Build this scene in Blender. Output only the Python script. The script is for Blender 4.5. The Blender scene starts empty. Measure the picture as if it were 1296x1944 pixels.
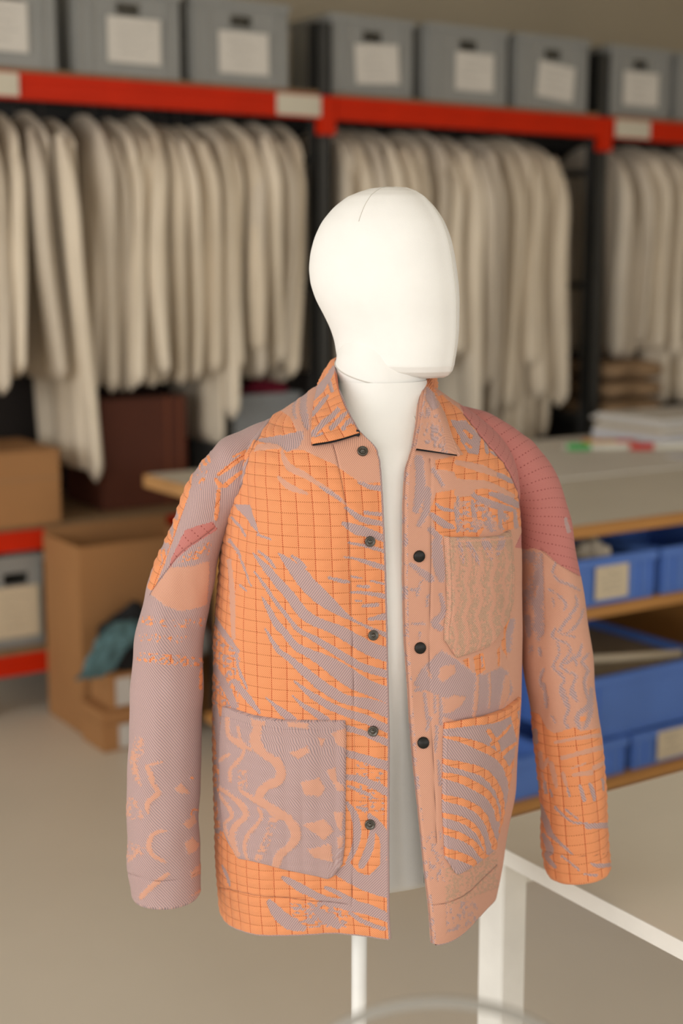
import bpy, bmesh, math, random
import numpy as np
from mathutils import Vector
from mathutils.bvhtree import BVHTree

# ------------------------------------------------------------------ camera, world, light
scene = bpy.context.scene
C = scene.collection
CAM_H, FPX, PITCH, YAW = 1.6, 2700.0, math.radians(9.8), math.radians(33.4)
cd = bpy.data.cameras.new('camera'); cam = bpy.data.objects.new('camera', cd); C.objects.link(cam)
cam.location = (0, 0, CAM_H); cam.rotation_euler = (math.pi/2-PITCH, 0, -YAW)
cd.lens = 50; cd.sensor_width = 36; cd.clip_start = 0.05
cd.dof.use_dof = True; cd.dof.focus_distance = 1.70; cd.dof.aperture_fstop = 2.7
scene.camera = cam
w = bpy.data.worlds.new('world'); scene.world = w; w.use_nodes = True
w.node_tree.nodes['Background'].inputs[0].default_value = (0.86, 0.93, 1.0, 1)
w.node_tree.nodes['Background'].inputs[1].default_value = 1.0
scene.view_settings.view_transform = 'Standard'; scene.view_settings.look = 'None'
scene.view_settings.gamma = 1; scene.view_settings.use_curve_mapping = False
scene.view_settings.exposure = 0.0

def area(name, loc, rot, sx, sy, power, col):
    l = bpy.data.lights.new(name, 'AREA'); l.shape = 'RECTANGLE'; l.size = sx; l.size_y = sy
    l.energy = power; l.color = col
    o = bpy.data.objects.new(name, l); C.objects.link(o); o.location = loc; o.rotation_euler = rot
    return o
ROOM_X0, ROOM_X1, ROOM_Y0, ROOM_Y1, ROOM_Z = -2.6, 6.25, -3.0, 5.75, 3.3
WIN_L = [(-2.2, -0.4), (0.0, 1.8), (2.2, 4.0)]          # windows in the left wall, along Y
WIN_F = [(-1.8, 0.2), (0.8, 2.8), (3.4, 5.4)]          # windows in the wall behind the camera, along X
for a, b in WIN_L:
    area('window_daylight', (ROOM_X0+0.02, (a+b)/2, 1.75), (0, math.radians(-90), 0), 1.9, b-a, 41, (1.0, 0.985, 0.96))
for a, b in WIN_F:
    area('window_daylight', ((a+b)/2, ROOM_Y0+0.02, 1.75), (math.radians(90), 0, 0), b-a, 1.9, 27, (1.0, 0.985, 0.96))

# ------------------------------------------------------------------ helpers
def lin(c):
    return tuple(((v/255)/12.92 if v/255 <= 0.04045 else ((v/255+0.055)/1.055)**2.4) for v in c)
_m = {}
def mat(name, rgb, rough=0.7, metal=0.0, var=0.08, scale=8.0, bump=0.0, bscale=60.0, spec=0.5, stretch=None):
    if name in _m: return _m[name]
    m = bpy.data.materials.new(name); m.use_nodes = True; nt = m.node_tree; b = nt.nodes['Principled BSDF']
    c = lin(rgb)
    tc = nt.nodes.new('ShaderNodeTexCoord'); n = nt.nodes.new('ShaderNodeTexNoise'); n.inputs['Scale'].default_value = scale
    n.inputs['Detail'].default_value = 4
    src = tc.outputs['Object']
    if stretch:
        mp = nt.nodes.new('ShaderNodeMapping'); mp.inputs['Scale'].default_value = stretch
        nt.links.new(src, mp.inputs[0]); src = mp.outputs[0]
    nt.links.new(src, n.inputs['Vector'])
    r = nt.nodes.new('ShaderNodeValToRGB')
    r.color_ramp.elements[0].position = 0.3; r.color_ramp.elements[1].position = 0.7
    r.color_ramp.elements[0].color = (*[max(0, v*(1-var)) for v in c], 1); r.color_ramp.elements[1].color = (*[min(1, v*(1+var)) for v in c], 1)
    nt.links.new(n.outputs['Fac'], r.inputs[0]); nt.links.new(r.outputs[0], b.inputs['Base Color'])
    b.inputs['Roughness'].default_value = rough; b.inputs['Metallic'].default_value = metal
    b.inputs['Specular IOR Level'].default_value = spec
    if bump:
        n2 = nt.nodes.new('ShaderNodeTexNoise'); n2.inputs['Scale'].default_value = bscale; n2.inputs['Detail'].default_value = 3
        nt.links.new(src, n2.inputs['Vector'])
        bp = nt.nodes.new('ShaderNodeBump'); bp.inputs['Strength'].default_value = bump; bp.inputs['Distance'].default_value = 0.003
        nt.links.new(n2.outputs['Fac'], bp.inputs['Height']); nt.links.new(bp.outputs[0], b.inputs['Normal'])
    _m[name] = m; return m

LOC = {}
def thing(name, label, cat, loc=(0, 0, 0), group=None):
    o = bpy.data.objects.new(name, None); C.objects.link(o); o.location = loc; o.empty_display_size = 0.05
    o['label'] = label; o['category'] = cat
    if group: o['group'] = group
    LOC[o] = tuple(loc); return o
def tag(o, label, cat, group=None):
    o['label'] = label; o['category'] = cat
    if group: o['group'] = group
    return o
def setup(o, m, parent, smooth):
    C.objects.link(o); o.data.materials.append(m)
    if parent is not None: o.parent = parent
    if smooth: o.data.polygons.foreach_set('use_smooth', [True]*len(o.data.polygons))
    return o
def gloc(parent):
    x = y = z = 0
    while parent is not None:
        x += parent.location[0]; y += parent.location[1]; z += parent.location[2]; parent = parent.parent
    return (x, y, z)
def bmobj(name, bm, m, parent=None, smooth=False, origin=None):
    """bm holds world coordinates; with a parent they are made relative to it"""
    off = gloc(parent) if parent is not None else (0, 0, 0)
    o_loc = (0, 0, 0)
    if parent is None and origin is not None: off = origin; o_loc = origin
    bmesh.ops.translate(bm, verts=bm.verts, vec=(-off[0], -off[1], -off[2]))
    bmesh.ops.recalc_face_normals(bm, faces=bm.faces)
    me = bpy.data.meshes.new(name); bm.to_mesh(me); bm.free()
    o = bpy.data.objects.new(name, me); setup(o, m, parent, smooth); o.location = o_loc
    return o
def bx(bm, x0, x1, y0, y1, z0, z1, bev=0.0):
    t = bmesh.new()
    r = bmesh.ops.create_cube(t, size=1)
    for v in t.verts:
        v.co = ((x0+x1)/2+v.co.x*(x1-x0), (y0+y1)/2+v.co.y*(y1-y0), (z0+z1)/2+v.co.z*(z1-z0))
    if bev: bmesh.ops.bevel(t, geom=t.edges[:], offset=bev, segments=2, affect='EDGES')
    me = bpy.data.meshes.new('t'); t.to_mesh(me); t.free(); bm.from_mesh(me); bpy.data.meshes.remove(me)
def box(name, dims, m, parent=None, bev=0.0):
    bm = bmesh.new(); bx(bm, *dims, bev); 
    return bmobj(name, bm, m, parent, origin=((dims[0]+dims[1])/2, (dims[2]+dims[3])/2, dims[4]))
def tube(bm, pts, rad, seg=12, cap=True):
    pts = [Vector(p) for p in pts]; n = len(pts); rr = rad if hasattr(rad, '__len__') else [rad]*n
    ref = Vector((0, 0, 1)); rings = []
    for i, p in enumerate(pts):
        t = (pts[min(i+1, n-1)]-pts[max(i-1, 0)]).normalized()
        a = ref.cross(t)
        if a.length < 1e-3: a = Vector((1, 0, 0)).cross(t)
        a.normalize(); b = t.cross(a).normalized(); ref = b if abs(t.z) > 0.9 else ref
        rings.append([bm.verts.new(p+a*math.cos(2*math.pi*k/seg)*rr[i]+b*math.sin(2*math.pi*k/seg)*rr[i]) for k in range(seg)])
    for i in range(n-1):
        for k in range(seg):
            bm.faces.new((rings[i][k], rings[i][(k+1) % seg], rings[i+1][(k+1) % seg], rings[i+1][k]))
    if cap:
        bm.faces.new(rings[0][::-1]); bm.faces.new(rings[-1])
def gridobj(name, V, m, parent=None, closed=False, attrs=None, smooth=True, flip=False):
    """V: (rows, cols, 3) world coordinates"""
    n, k = V.shape[:2]
    off = np.array(gloc(parent)) if parent is not None else np.zeros(3)
    o_loc = (0, 0, 0)
    if parent is None:
        o_loc = tuple(V.reshape(-1, 3).mean(0)); o_loc = (o_loc[0], o_loc[1], float(V[..., 2].min())); off = np.array(o_loc)
    idx = np.arange(n*k).reshape(n, k)
    if closed: idx = np.concatenate([idx, idx[:, :1]], 1)
    q = np.stack([idx[:-1, :-1], idx[:-1, 1:], idx[1:, 1:], idx[1:, :-1]], -1).reshape(-1, 4)
    if flip: q = q[:, ::-1]
    me = bpy.data.meshes.new(name)
    me.vertices.add(n*k); me.vertices.foreach_set('co', (V-off).reshape(-1).astype(np.float32))
    me.loops.add(q.size); me.loops.foreach_set('vertex_index', q.reshape(-1).astype(np.int32))
    me.polygons.add(len(q)); me.polygons.foreach_set('loop_start', np.arange(0, q.size, 4, dtype=np.int32))
    me.update(calc_edges=True)
    for nm, a in (attrs or {}).items():
        if a.ndim == 3:
            at = me.attributes.new(nm, 'FLOAT_VECTOR', 'POINT'); at.data.foreach_set('vector', a.reshape(-1).astype(np.float32))
        else:
            at = me.attributes.new(nm, 'FLOAT', 'POINT'); at.data.foreach_set('value', a.reshape(-1).astype(np.float32))
    o = bpy.data.objects.new(name, me); setup(o, m, parent, smooth); o.location = o_loc
    return o
def normals(V, closed=False):
    if closed:
        W = np.concatenate([V[:, -1:], V, V[:, :1]], 1); du = (W[:, 2:]-W[:, :-2])
    else: du = np.gradient(V, axis=1)
    dv = np.gradient(V, axis=0); n = np.cross(du, dv)
    return n/np.maximum(np.linalg.norm(n, axis=-1, keepdims=True), 1e-9)
def catmull(P, n, axis=0):
    """resample control points along an axis with a Catmull-Rom spline"""
    P = np.moveaxis(np.asarray(P, float), axis, 0); k = len(P)
    t = np.linspace(0, k-1, n); i = np.minimum(t.astype(int), k-2); f = (t-i).reshape(-1, *([1]*(P.ndim-1)))
    g = lambda j: P[np.clip(j, 0, k-1)]
    p0, p1, p2, p3 = g(i-1), g(i), g(i+1), g(i+2)
    R = 0.5*((2*p1)+(-p0+p2)*f+(2*p0-5*p1+4*p2-p3)*f**2+(-p0+3*p1-3*p2+p3)*f**3)
    return np.moveaxis(R, 0, axis)
def smooth1(a, k, axis=0):
    ker = np.hanning(2*k+3)[1:-1]; ker /= ker.sum()
    pad = [(0, 0)]*a.ndim; pad[axis] = (k, k)
    b = np.pad(a, pad, mode='reflect', reflect_type='odd')
    return np.apply_along_axis(lambda v: np.convolve(v, ker, 'valid'), axis, b)
def sstep(a, b, x):
    t = np.clip((x-a)/(b-a), 0, 1); return t*t*(3-2*t)
def vnoise(x, y, seed=0):
    """value noise, unit lattice"""
    xi = np.floor(x).astype(np.int64); yi = np.floor(y).astype(np.int64); fx = x-xi; fy = y-yi
    fx = fx*fx*(3-2*fx); fy = fy*fy*(3-2*fy)
    def h(a, b):
        v = np.sin(a*127.1+b*311.7+seed*74.7)*43758.5453; return v-np.floor(v)
    return (h(xi, yi)*(1-fx)+h(xi+1, yi)*fx)*(1-fy)+(h(xi, yi+1)*(1-fx)+h(xi+1, yi+1)*fx)*fy

# ------------------------------------------------------------------ the room
M_wall = mat('painted_wall', (188, 174, 148), 0.85, var=0.03, scale=2)
M_ceil = mat('painted_ceiling', (205, 198, 184), 0.9, var=0.02, scale=2)
M_floor = mat('polished_floor', (220, 210, 194), 0.38, var=0.035, scale=1.7, bump=0.02, bscale=9, spec=0.35)
M_frame = mat('window_frame_paint', (225, 222, 214), 0.5)
def struct(o): o['kind'] = 'structure'; return o
struct(box('floor', (ROOM_X0, ROOM_X1, ROOM_Y0, ROOM_Y1, -0.08, 0), M_floor))
struct(box('ceiling', (ROOM_X0, ROOM_X1, ROOM_Y0, ROOM_Y1, ROOM_Z, ROOM_Z+0.08), M_ceil))
struct(box('wall_back', (ROOM_X0, ROOM_X1, ROOM_Y1, ROOM_Y1+0.1, 0, ROOM_Z), M_wall))
struct(box('wall_right', (ROOM_X1, ROOM_X1+0.1, ROOM_Y0, ROOM_Y1+0.1, 0, ROOM_Z), M_wall))
def holed(name, lo, hi, wins, fixed, along_y):
    bm = bmesh.new(); d0, d1 = fixed
    def b(a0, a1, z0, z1):
        if along_y: bx(bm, d0, d1, a0, a1, z0, z1)
        else: bx(bm, a0, a1, d0, d1, z0, z1)
    b(lo, hi, 0, 0.8); b(lo, hi, 2.7, ROOM_Z)
    e = [lo]+[v for p in wins for v in p]+[hi]
    for i in range(0, len(e), 2): b(e[i], e[i+1], 0.8, 2.7)
    return struct(bmobj(name, bm, M_wall))
holed('wall_left', ROOM_Y0, ROOM_Y1, WIN_L, (ROOM_X0-0.2, ROOM_X0), True)
holed('wall_front', ROOM_X0, ROOM_X1, WIN_F, (ROOM_Y0-0.2, ROOM_Y0), False)
k = 0
for wins, along in ((WIN_L, True), (WIN_F, False)):
    for a, b in wins:
        k += 1; bm = bmesh.new(); f = (ROOM_X0-0.14 if along else ROOM_Y0-0.14)
        def bar(p, q, z0, z1):
            if along: bx(bm, f, f+0.05, p, q, z0, z1)
            else: bx(bm, p, q, f, f+0.05, z0, z1)
        bar(a, b, 0.8, 0.87); bar(a, b, 2.63, 2.7)
        for p in (a, (a+b)/2-0.03, b-0.06): bar(p, p+0.06, 0.87, 2.63)
        struct(bmobj('window_%d' % k, bm, M_frame))
# ------------------------------------------------------------------ mannequin and jacket: local frame r (right), d (towards the viewer), z
DIST = 1.8
FH = np.array([math.sin(YAW), math.cos(YAW)]); RH = np.array([math.cos(YAW), -math.sin(YAW)])
cp, sp = math.cos(PITCH), math.sin(PITCH)
def to_world(r, d, z):
    r, d, z = np.broadcast_arrays(np.asarray(r, float), d, z)
    return np.stack([(DIST-d)*FH[0]+r*RH[0], (DIST-d)*FH[1]+r*RH[1], z], -1)
def proj(r, d, z):
    f = DIST-d; v = z-CAM_H; zc = f*cp-v*sp; yc = v*cp+f*sp
    return 648+FPX*r/zc, 972-FPX*yc/zc
def proj_w(V):
    r = V[..., 0]*RH[0]+V[..., 1]*RH[1]; d = DIST-(V[..., 0]*FH[0]+V[..., 1]*FH[1])
    return proj(r, d, V[..., 2])
def unproj(px, py, d):
    """point of the photographed surface at offset d in front of the mannequin's axis"""
    x = (np.asarray(px, float)-648)/FPX; y = -(np.asarray(py, float)-972)/FPX
    f = cp+y*sp; u = -sp+y*cp; t = (DIST-d)/f
    return x*t, np.broadcast_to(d, np.shape(t))*1.0, CAM_H+u*t
def U(px, py, d): return to_world(*unproj(px, py, d))
def camray(px, py):
    p = U(px, py, 0.0); o = np.array([0, 0, CAM_H]); v = p-o; return Vector(v/np.linalg.norm(v))

# -- pattern painting: one signed distance field per cloth type
CLS = ('mauve', 'peach', 'rose', 'grey')
def sd_poly(X, Y, pts):
    P = np.array(pts, float); d = np.full(X.shape, 1e9); ins = np.zeros(X.shape, bool)
    for i in range(len(P)):
        a, b = P[i], P[(i+1) % len(P)]; e = b-a; L = max(e@e, 1e-9)
        t = np.clip(((X-a[0])*e[0]+(Y-a[1])*e[1])/L, 0, 1)
        d = np.minimum(d, np.hypot(X-a[0]-t*e[0], Y-a[1]-t*e[1]))
        c = ((a[1] > Y) != (b[1] > Y)) & (X < (b[0]-a[0])*(Y-a[1])/(b[1]-a[1]+1e-12)+a[0]); ins ^= c
    return np.where(ins, -d, d)
def sd_stroke(X, Y, pts):
    P = np.array(pts, float)
    if len(P) > 2: P = catmull(P, 4*len(P)-3)
    d = np.full(X.shape, 1e9)
    for i in range(len(P)-1):
        a, b = P[i], P[i+1]; e = b[:2]-a[:2]; L = max(e@e, 1e-9)
        t = np.clip(((X-a[0])*e[0]+(Y-a[1])*e[1])/L, 0, 1)
        d = np.minimum(d, np.hypot(X-a[0]-t*e[0], Y-a[1]-t*e[1])-np.maximum(a[2]+t*(b[2]-a[2]), 0.6))
    return d
class Paint:
    def __init__(s, X, Y, base=None):
        s.X, s.Y = X, Y; s.f = {c: np.full(X.shape, 8.0) for c in CLS}; s.seam = np.full(X.shape, 30.0); s.o = (0, 0); s.k = 1.0
        if base: s.f[base][:] = -8
    def zoom(s, x, y, k): s.o = (x, y); s.k = k; return s
    def tr(s, pts): return [(s.o[0]+p[0]/s.k, s.o[1]+p[1]/s.k)+((p[2]/s.k,) if len(p) > 2 else ()) for p in pts]
    def put(s, cls, sd, m=None):
        sd = np.clip(sd, -8, 8)
        for c in CLS:
            if c == cls: s.f[c][m] = np.minimum(s.f[c][m], sd)
            else: s.f[c][m] = np.maximum(s.f[c][m], -sd)
    def near(s, P, pad):
        a = np.array([p[:2] for p in P]); lo = a.min(0)-pad; hi = a.max(0)+pad
        return (s.X > lo[0]) & (s.X < hi[0]) & (s.Y > lo[1]) & (s.Y < hi[1])
    def st(s, cls, *lines):
        for l in lines:
            P = s.tr(l); m = s.near(P, 12+max(p[2] for p in P))
            if m.any(): s.put(cls, sd_stroke(s.X[m], s.Y[m], P), m)
    def po(s, cls, *polys):
        for l in polys:
            P = s.tr(l); m = s.near(P, 10)
            if m.any(): s.put(cls, sd_poly(s.X[m], s.Y[m], P), m)
    def sp(s, cls, poly, dens=0.5, cell=(5, 3), seed=1):
        P = s.tr(poly); m = s.near(P, 2)
        if m.any():
            n = vnoise(s.X[m]/cell[0], s.Y[m]/cell[1], seed)
            s.put(cls, np.maximum(sd_poly(s.X[m], s.Y[m], P), (n-dens)*8), m)
    def sew(s, *lines):
        for l in lines:
            P = s.tr([(*p, 0) for p in l]); m = s.near(P, 8)
            if m.any(): s.seam[m] = np.minimum(s.seam[m], sd_stroke(s.X[m], s.Y[m], P)+0.6)
    def relief(s, u, v, seam=0.0016):
        """thickness of the padded cloth (metres) above its backing"""
        gu = np.abs((u/CU+0.5) % 1-0.5)*2; gv = np.abs((v/CV+0.5) % 1-0.5)*2
        pill = (np.clip(gu, 0, 1)*1.0)**0.45*(np.clip(gv, 0, 1))**0.45
        k = {c: sstep(1.5, -2.5, s.f[c]) for c in CLS}
        org = np.clip(1-sum(k.values()), 0, 1)
        h = org*(0.0023*pill)+k['mauve']*0.0005+k['peach']*0.0013+k['rose']*0.0009+k['grey']*0.0010
        return h-seam*np.exp(-(s.seam/1.6)**2)
    def attrs(s, u, v):
        a = dict(s.f); a['orange'] = -np.min([s.f[c] for c in CLS], 0); a['seam'] = np.minimum(s.seam, 20); a['fab'] = np.stack([u*1000, v*1000, u*0], -1); return a
CU, CV = 0.0196, 0.0134

def cloth_material():
    m = bpy.data.materials.new('jacquard_padded_cloth'); m.use_nodes = True; nt = m.node_tree; b = nt.nodes['Principled BSDF']
    def at(n, o='Fac'):
        a = nt.nodes.new('ShaderNodeAttribute'); a.attribute_name = n; return a.outputs[o]
    def mt(op, *args):
        n = nt.nodes.new('ShaderNodeMath'); n.operation = op
        for i, a in enumerate(args):
            if isinstance(a, (int, float)): n.inputs[i].default_value = a
            else: nt.links.new(a, n.inputs[i])
        return n.outputs[0]
    def mix(f, a, c):
        n = nt.nodes.new('ShaderNodeMix'); n.data_type = 'RGBA'
        if isinstance(f, float): n.inputs[0].default_value = f
        else: nt.links.new(f, n.inputs[0])
        for s, i in ((a, 6), (c, 7)):
            if isinstance(s, tuple): n.inputs[i].default_value = (*lin(s), 1)
            else: nt.links.new(s, n.inputs[i])
        return n.outputs[2]
    fab = at('fab', 'Vector'); sx = nt.nodes.new('ShaderNodeSeparateXYZ'); nt.links.new(fab, sx.inputs[0]); u, v = sx.outputs[0], sx.outputs[1]
    nz = nt.nodes.new('ShaderNodeTexNoise'); nz.inputs['Scale'].default_value = 0.55; nz.inputs['Detail'].default_value = 1; nt.links.new(fab, nz.inputs['Vector'])
    wn = nt.nodes.new('ShaderNodeTexWhiteNoise'); wn.noise_dimensions = '2D'
    cb = nt.nodes.new('ShaderNodeCombineXYZ'); nt.links.new(mt('FLOOR', mt('DIVIDE', u, 1.5)), cb.inputs[0]); nt.links.new(mt('FLOOR', mt('DIVIDE', v, 1.1)), cb.inputs[1]); nt.links.new(cb.outputs[0], wn.inputs['Vector'])
    jit = mt('ADD', mt('MULTIPLY', mt('SUBTRACT', nz.outputs['Fac'], 0.5), 5.0), mt('MULTIPLY', mt('SUBTRACT', wn.outputs['Value'], 0.5), 3.2))
    def diag(au, av, per): return mt('FRACT', mt('DIVIDE', mt('ADD', mt('MULTIPLY', u, au), mt('MULTIPLY', v, av)), per))
    # twill rib and cross thread
    rib = diag(0.80, 0.60, 2.5); thr = diag(-0.60, 0.80, 1.5)
    ribm = mt('LESS_THAN', rib, 0.30); thm = mt('LESS_THAN', thr, 0.62)
    fine = mt('MULTIPLY', mt('LESS_THAN', diag(0.7, 0.72, 1.7), 0.42), mt('LESS_THAN', diag(-0.72, 0.7, 1.7), 0.8))
    orange = mix(fine, (232, 158, 106), (210, 118, 80))
    gu = mt('ABSOLUTE', mt('SUBTRACT', mt('FRACT', mt('ADD', mt('DIVIDE', u, CU*1000), 0.5)), 0.5))
    gv = mt('ABSOLUTE', mt('SUBTRACT', mt('FRACT', mt('ADD', mt('DIVIDE', v, CV*1000), 0.5)), 0.5))
    lu = mt('MULTIPLY', mt('LESS_THAN', gu, 0.024), mt('GREATER_THAN', mt('FRACT', mt('DIVIDE', v, 2.6)), 0.30))
    lv = mt('MULTIPLY', mt('LESS_THAN', gv, 0.034), mt('GREATER_THAN', mt('FRACT', mt('DIVIDE', u, 2.6)), 0.42))
    orange = mix(lu, orange, (168, 62, 28)); orange = mix(mt('MULTIPLY', lv, 0.85), orange, (150, 84, 40))
    mauve = mix(mt('MULTIPLY', ribm, thm), (184, 157, 154), (104, 92, 100)); mauve = mix(mt('MULTIPLY', mt('GREATER_THAN', rib, 0.72), mt('LESS_THAN', thr, 0.5)), mauve, (206, 160, 146))
    peach = mix(fine, (216, 164, 138), (180, 126, 108)); grey = mix(fine, (200, 162, 136), (160, 124, 104))
    grey = mix(mt('LESS_THAN', mt('ADD', nz.outputs['Fac'], 0.0), 0.44), grey, (178, 144, 122))
    rose = mix(fine, (196, 126, 118), (174, 104, 99))
    rd = mt('MULTIPLY', mt('LESS_THAN', diag(0.35, 0.94, 12.0), 0.10), mt('LESS_THAN', diag(0.94, -0.35, 5.0), 0.36))
    rose = mix(rd, rose, (138, 68, 66))
    col, best = orange, at('orange')
    for nm, sg, c_ in (('mauve', 1.0, mauve), ('peach', -1.0, peach), ('grey', 1.0, grey), ('rose', 0.0, rose)):
        fj = mt('ADD', at(nm), mt('MULTIPLY', jit, sg)); win = mt('LESS_THAN', fj, best); col = mix(win, col, c_); best = mt('MINIMUM', best, fj)
    sm = nt.nodes.new('ShaderNodeMapRange'); sm.inputs['From Min'].default_value = 1.5; sm.inputs['From Max'].default_value = 0.4
    nt.links.new(at('seam'), sm.inputs['Value']); col = mix(mt('MULTIPLY', sm.outputs[0], 0.6), col, (96, 62, 60))
    nt.links.new(col, b.inputs['Base Color']); b.inputs['Roughness'].default_value = 0.85; b.inputs['Specular IOR Level'].default_value = 0.25
    b.inputs['Sheen Weight'].default_value = 0.12
    bp = nt.nodes.new('ShaderNodeBump'); bp.inputs['Strength'].default_value = 0.35; bp.inputs['Distance'].default_value = 0.0006
    nt.links.new(mt('ADD', mt('MULTIPLY', ribm, -0.6), mt('MULTIPLY', fine, -0.4)), bp.inputs['Height']); nt.links.new(bp.outputs[0], b.inputs['Normal'])
    return m
M_cloth = cloth_material()
M_lining = mat('dark_lining', (70, 62, 62), 0.9)
M_black = mat('black_felt', (34, 34, 36), 0.95, bump=0.3, bscale=400)
M_binding = mat('edge_binding', (214, 150, 122), 0.85, var=0.2, scale=260)
M_snap = mat('gunmetal', (92, 88, 82), 0.35, metal=0.85, var=0.1, scale=80)
M_snapd = mat('dark_snap', (40, 38, 36), 0.42, metal=0.6, var=0.1, scale=80)
M_fab = mat('white_mannequin_cloth', (238, 236, 231), 0.9, var=0.015, scale=30, bump=0.08, bscale=900, spec=0.2)
M_seam = mat('mannequin_seam', (204, 199, 190), 0.9)
M_white = mat('white_lacquer', (240, 238, 232), 0.4)

# -- body sections
THETA = math.radians(17)
SIL = np.array([  # row in the photo, left and right outline, half depth, forward shift
    [735, 606, 826, .070, -.010], [748, 588, 842, .078, -.008], [785, 524, 900, .100, -.004], [830, 462, 955, .122, .0], [880, 436, 980, .134, .004], [940, 425, 988, .140, .006],
    [1000, 421, 990, .142, .006], [1100, 413, 988, .143, .006], [1200, 405, 989, .143, .006], [1300, 401, 986, .143, .008], [1400, 402, 984, .144, .010],
    [1500, 405, 977, .142, .010], [1600, 411, 955, .138, .010], [1650, 415, 945, .136, .010], [1700, 418, 936, .134, .010]], float)
def silrow(py, c): return smooth1(np.interp(py, SIL[:, 0], SIL[:, c]), 18)
def ring(A, B, Bb, c, dc, ph, n=2.35):
    x = A*np.sign(np.cos(ph))*np.abs(np.cos(ph))**(2/n); s = np.sin(ph)
    y = np.where(s > 0, B, Bb)*np.sign(s)*np.abs(s)**(2/n)
    return c+x*math.cos(THETA)+y*math.sin(THETA), dc-x*math.sin(THETA)+y*math.cos(THETA)
NR = 470
rows = np.linspace(735, 1700, NR); _, _, ZR = unproj(np.full(NR, 700.), rows, 0.0)
Ls, Rs, Bf, Dc = (silrow(rows, c) for c in (1, 2, 3, 4)); Bb = Bf*0.85
Ca = ((Ls+Rs)/2-648)/FPX*DIST; Aa = (Rs-Ls)/2/FPX*DIST
dense = np.linspace(0, 2*math.pi, 361)[None]
for _ in range(8):
    r, d = ring(Aa[:, None], Bf[:, None], Bb[:, None], Ca[:, None], Dc[:, None], dense); px, _ = proj(r, d, ZR[:, None])
    Ca += ((Ls+Rs)/2-(px.min(1)+px.max(1))/2)/FPX*DIST; Aa *= ((Rs-Ls)/(px.max(1)-px.min(1)))
LEFT_E = np.array([[700, 628], [735, 640], [780, 657], [815, 676], [830, 690], [842, 704], [855, 713], [880, 718], [950, 723], [1050, 728], [1200, 733], [1400, 735], [1600, 734], [1740, 735], [1800, 739], [1900, 739]], float)
RIGHT_E = np.array([[700, 806], [740, 804], [800, 798], [850, 790], [868, 784], [890, 777], [960, 773], [1100, 774], [1200, 777], [1350, 784], [1450, 792], [1560, 803], [1650, 812], [1720, 821], [1800, 828], [1900, 832]], float)
FLARE = lambda z: 0.055*sstep(1.25, 0.76, z)
HEM = lambda z, pm: sstep(0.98, 0.76, z)*(0.026*(1-0.45*sstep(1.75, 1.2, pm))+0.013*np.exp(-((pm-0.72)/0.42)**2))       # front hem sits a little higher than the back
def body_pt(i_r, i_d, ph, z):
    """flare of the open front edge on the wearer's left"""
    g = np.exp(-((ph-math.radians(72))/0.42)**2)
    return i_r, i_d+FLARE(z)*g
fr = np.linspace(math.pi, 0, 721)[None]
r, d = ring(Aa[:, None], Bf[:, None], Bb[:, None], Ca[:, None], Dc[:, None], fr); r, d = body_pt(r, d, fr, ZR[:, None])
px, py = proj(r, d, ZR[:, None]+HEM(ZR[:, None], fr)*np.sin(fr)**1.3)
phL = np.array([np.interp(0, px[i]-np.interp(py[i], LEFT_E[:, 0], LEFT_E[:, 1]), fr[0]) for i in range(NR)])
phR = np.array([np.interp(0, px[i]-np.interp(py[i], RIGHT_E[:, 0], RIGHT_E[:, 1]), fr[0]) for i in range(NR)])
phL = smooth1(phL, 4); phR = smooth1(phR, 4)
n1, n2, n3 = 200, 110, 190
def cols(a, b, n, end=False): return a[:, None]+(b-a)[:, None]*np.linspace(0, 1, n, endpoint=end)[None]
one = np.ones(NR)
PH = np.concatenate([cols(phL, one*math.pi*1.03, n1), cols(one*math.pi*1.03, one*math.pi*1.97, n2), cols(one*math.pi*1.97, phR+2*math.pi, n3, True)], 1)
def body_surface(PHI):
    a = [q[:, None] for q in (Aa, Bf, Bb, Ca, Dc)]
    r, d = ring(*a, PHI); pm = np.mod(PHI, 2*math.pi); pm = np.where(pm > math.pi*1.5, pm-2*math.pi, pm)
    r, d = body_pt(r, d, pm, ZR[:, None]); s_ = np.clip(np.sin(PHI), 0, 1)**1.3; return to_world(r, d, ZR[:, None]+HEM(ZR[:, None], pm)*s_)
BV = body_surface(PH)
BN = normals(BV)
if (BN[NR//2, 40]@np.array([-FH[0], -FH[1], 0])) < 0: BN = -BN
# soft drape: broad undulations and a hollow under each arm
pxb, pyb = proj_w(BV)
drape = 0.006*(vnoise(pxb/90, pyb/240, 3)-0.5)+0.004*(vnoise(pxb/45, pyb/110, 5)-0.5)
drape += -0.006*np.exp(-((pxb-455)/22)**2-((pyb-960)/90)**2)-0.006*np.exp(-((pxb-965)/20)**2-((pyb-1150)/140)**2)
BV = BV+BN*drape[..., None]
seg = np.linalg.norm(np.diff(BV, axis=1), axis=-1); cum = np.concatenate([np.zeros((NR, 1)), np.cumsum(seg, 1)], 1)
half = n1+n2//2
UU = np.where(np.arange(PH.shape[1])[None] < half, cum, cum-cum[:, -1:]); VV = np.broadcast_to(ZR[:, None], UU.shape)
UU = UU-0.0035
P = Paint(pxb, pyb)
right = [(752, 850), (800, 700), (1020, 700), (1020, 1850), (752, 1850)]
P.zoom(0, 0, 1).po('peach', right)
P.po('mauve', [(600, 690), (640, 690), (640, 740), (600, 745)])
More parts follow.
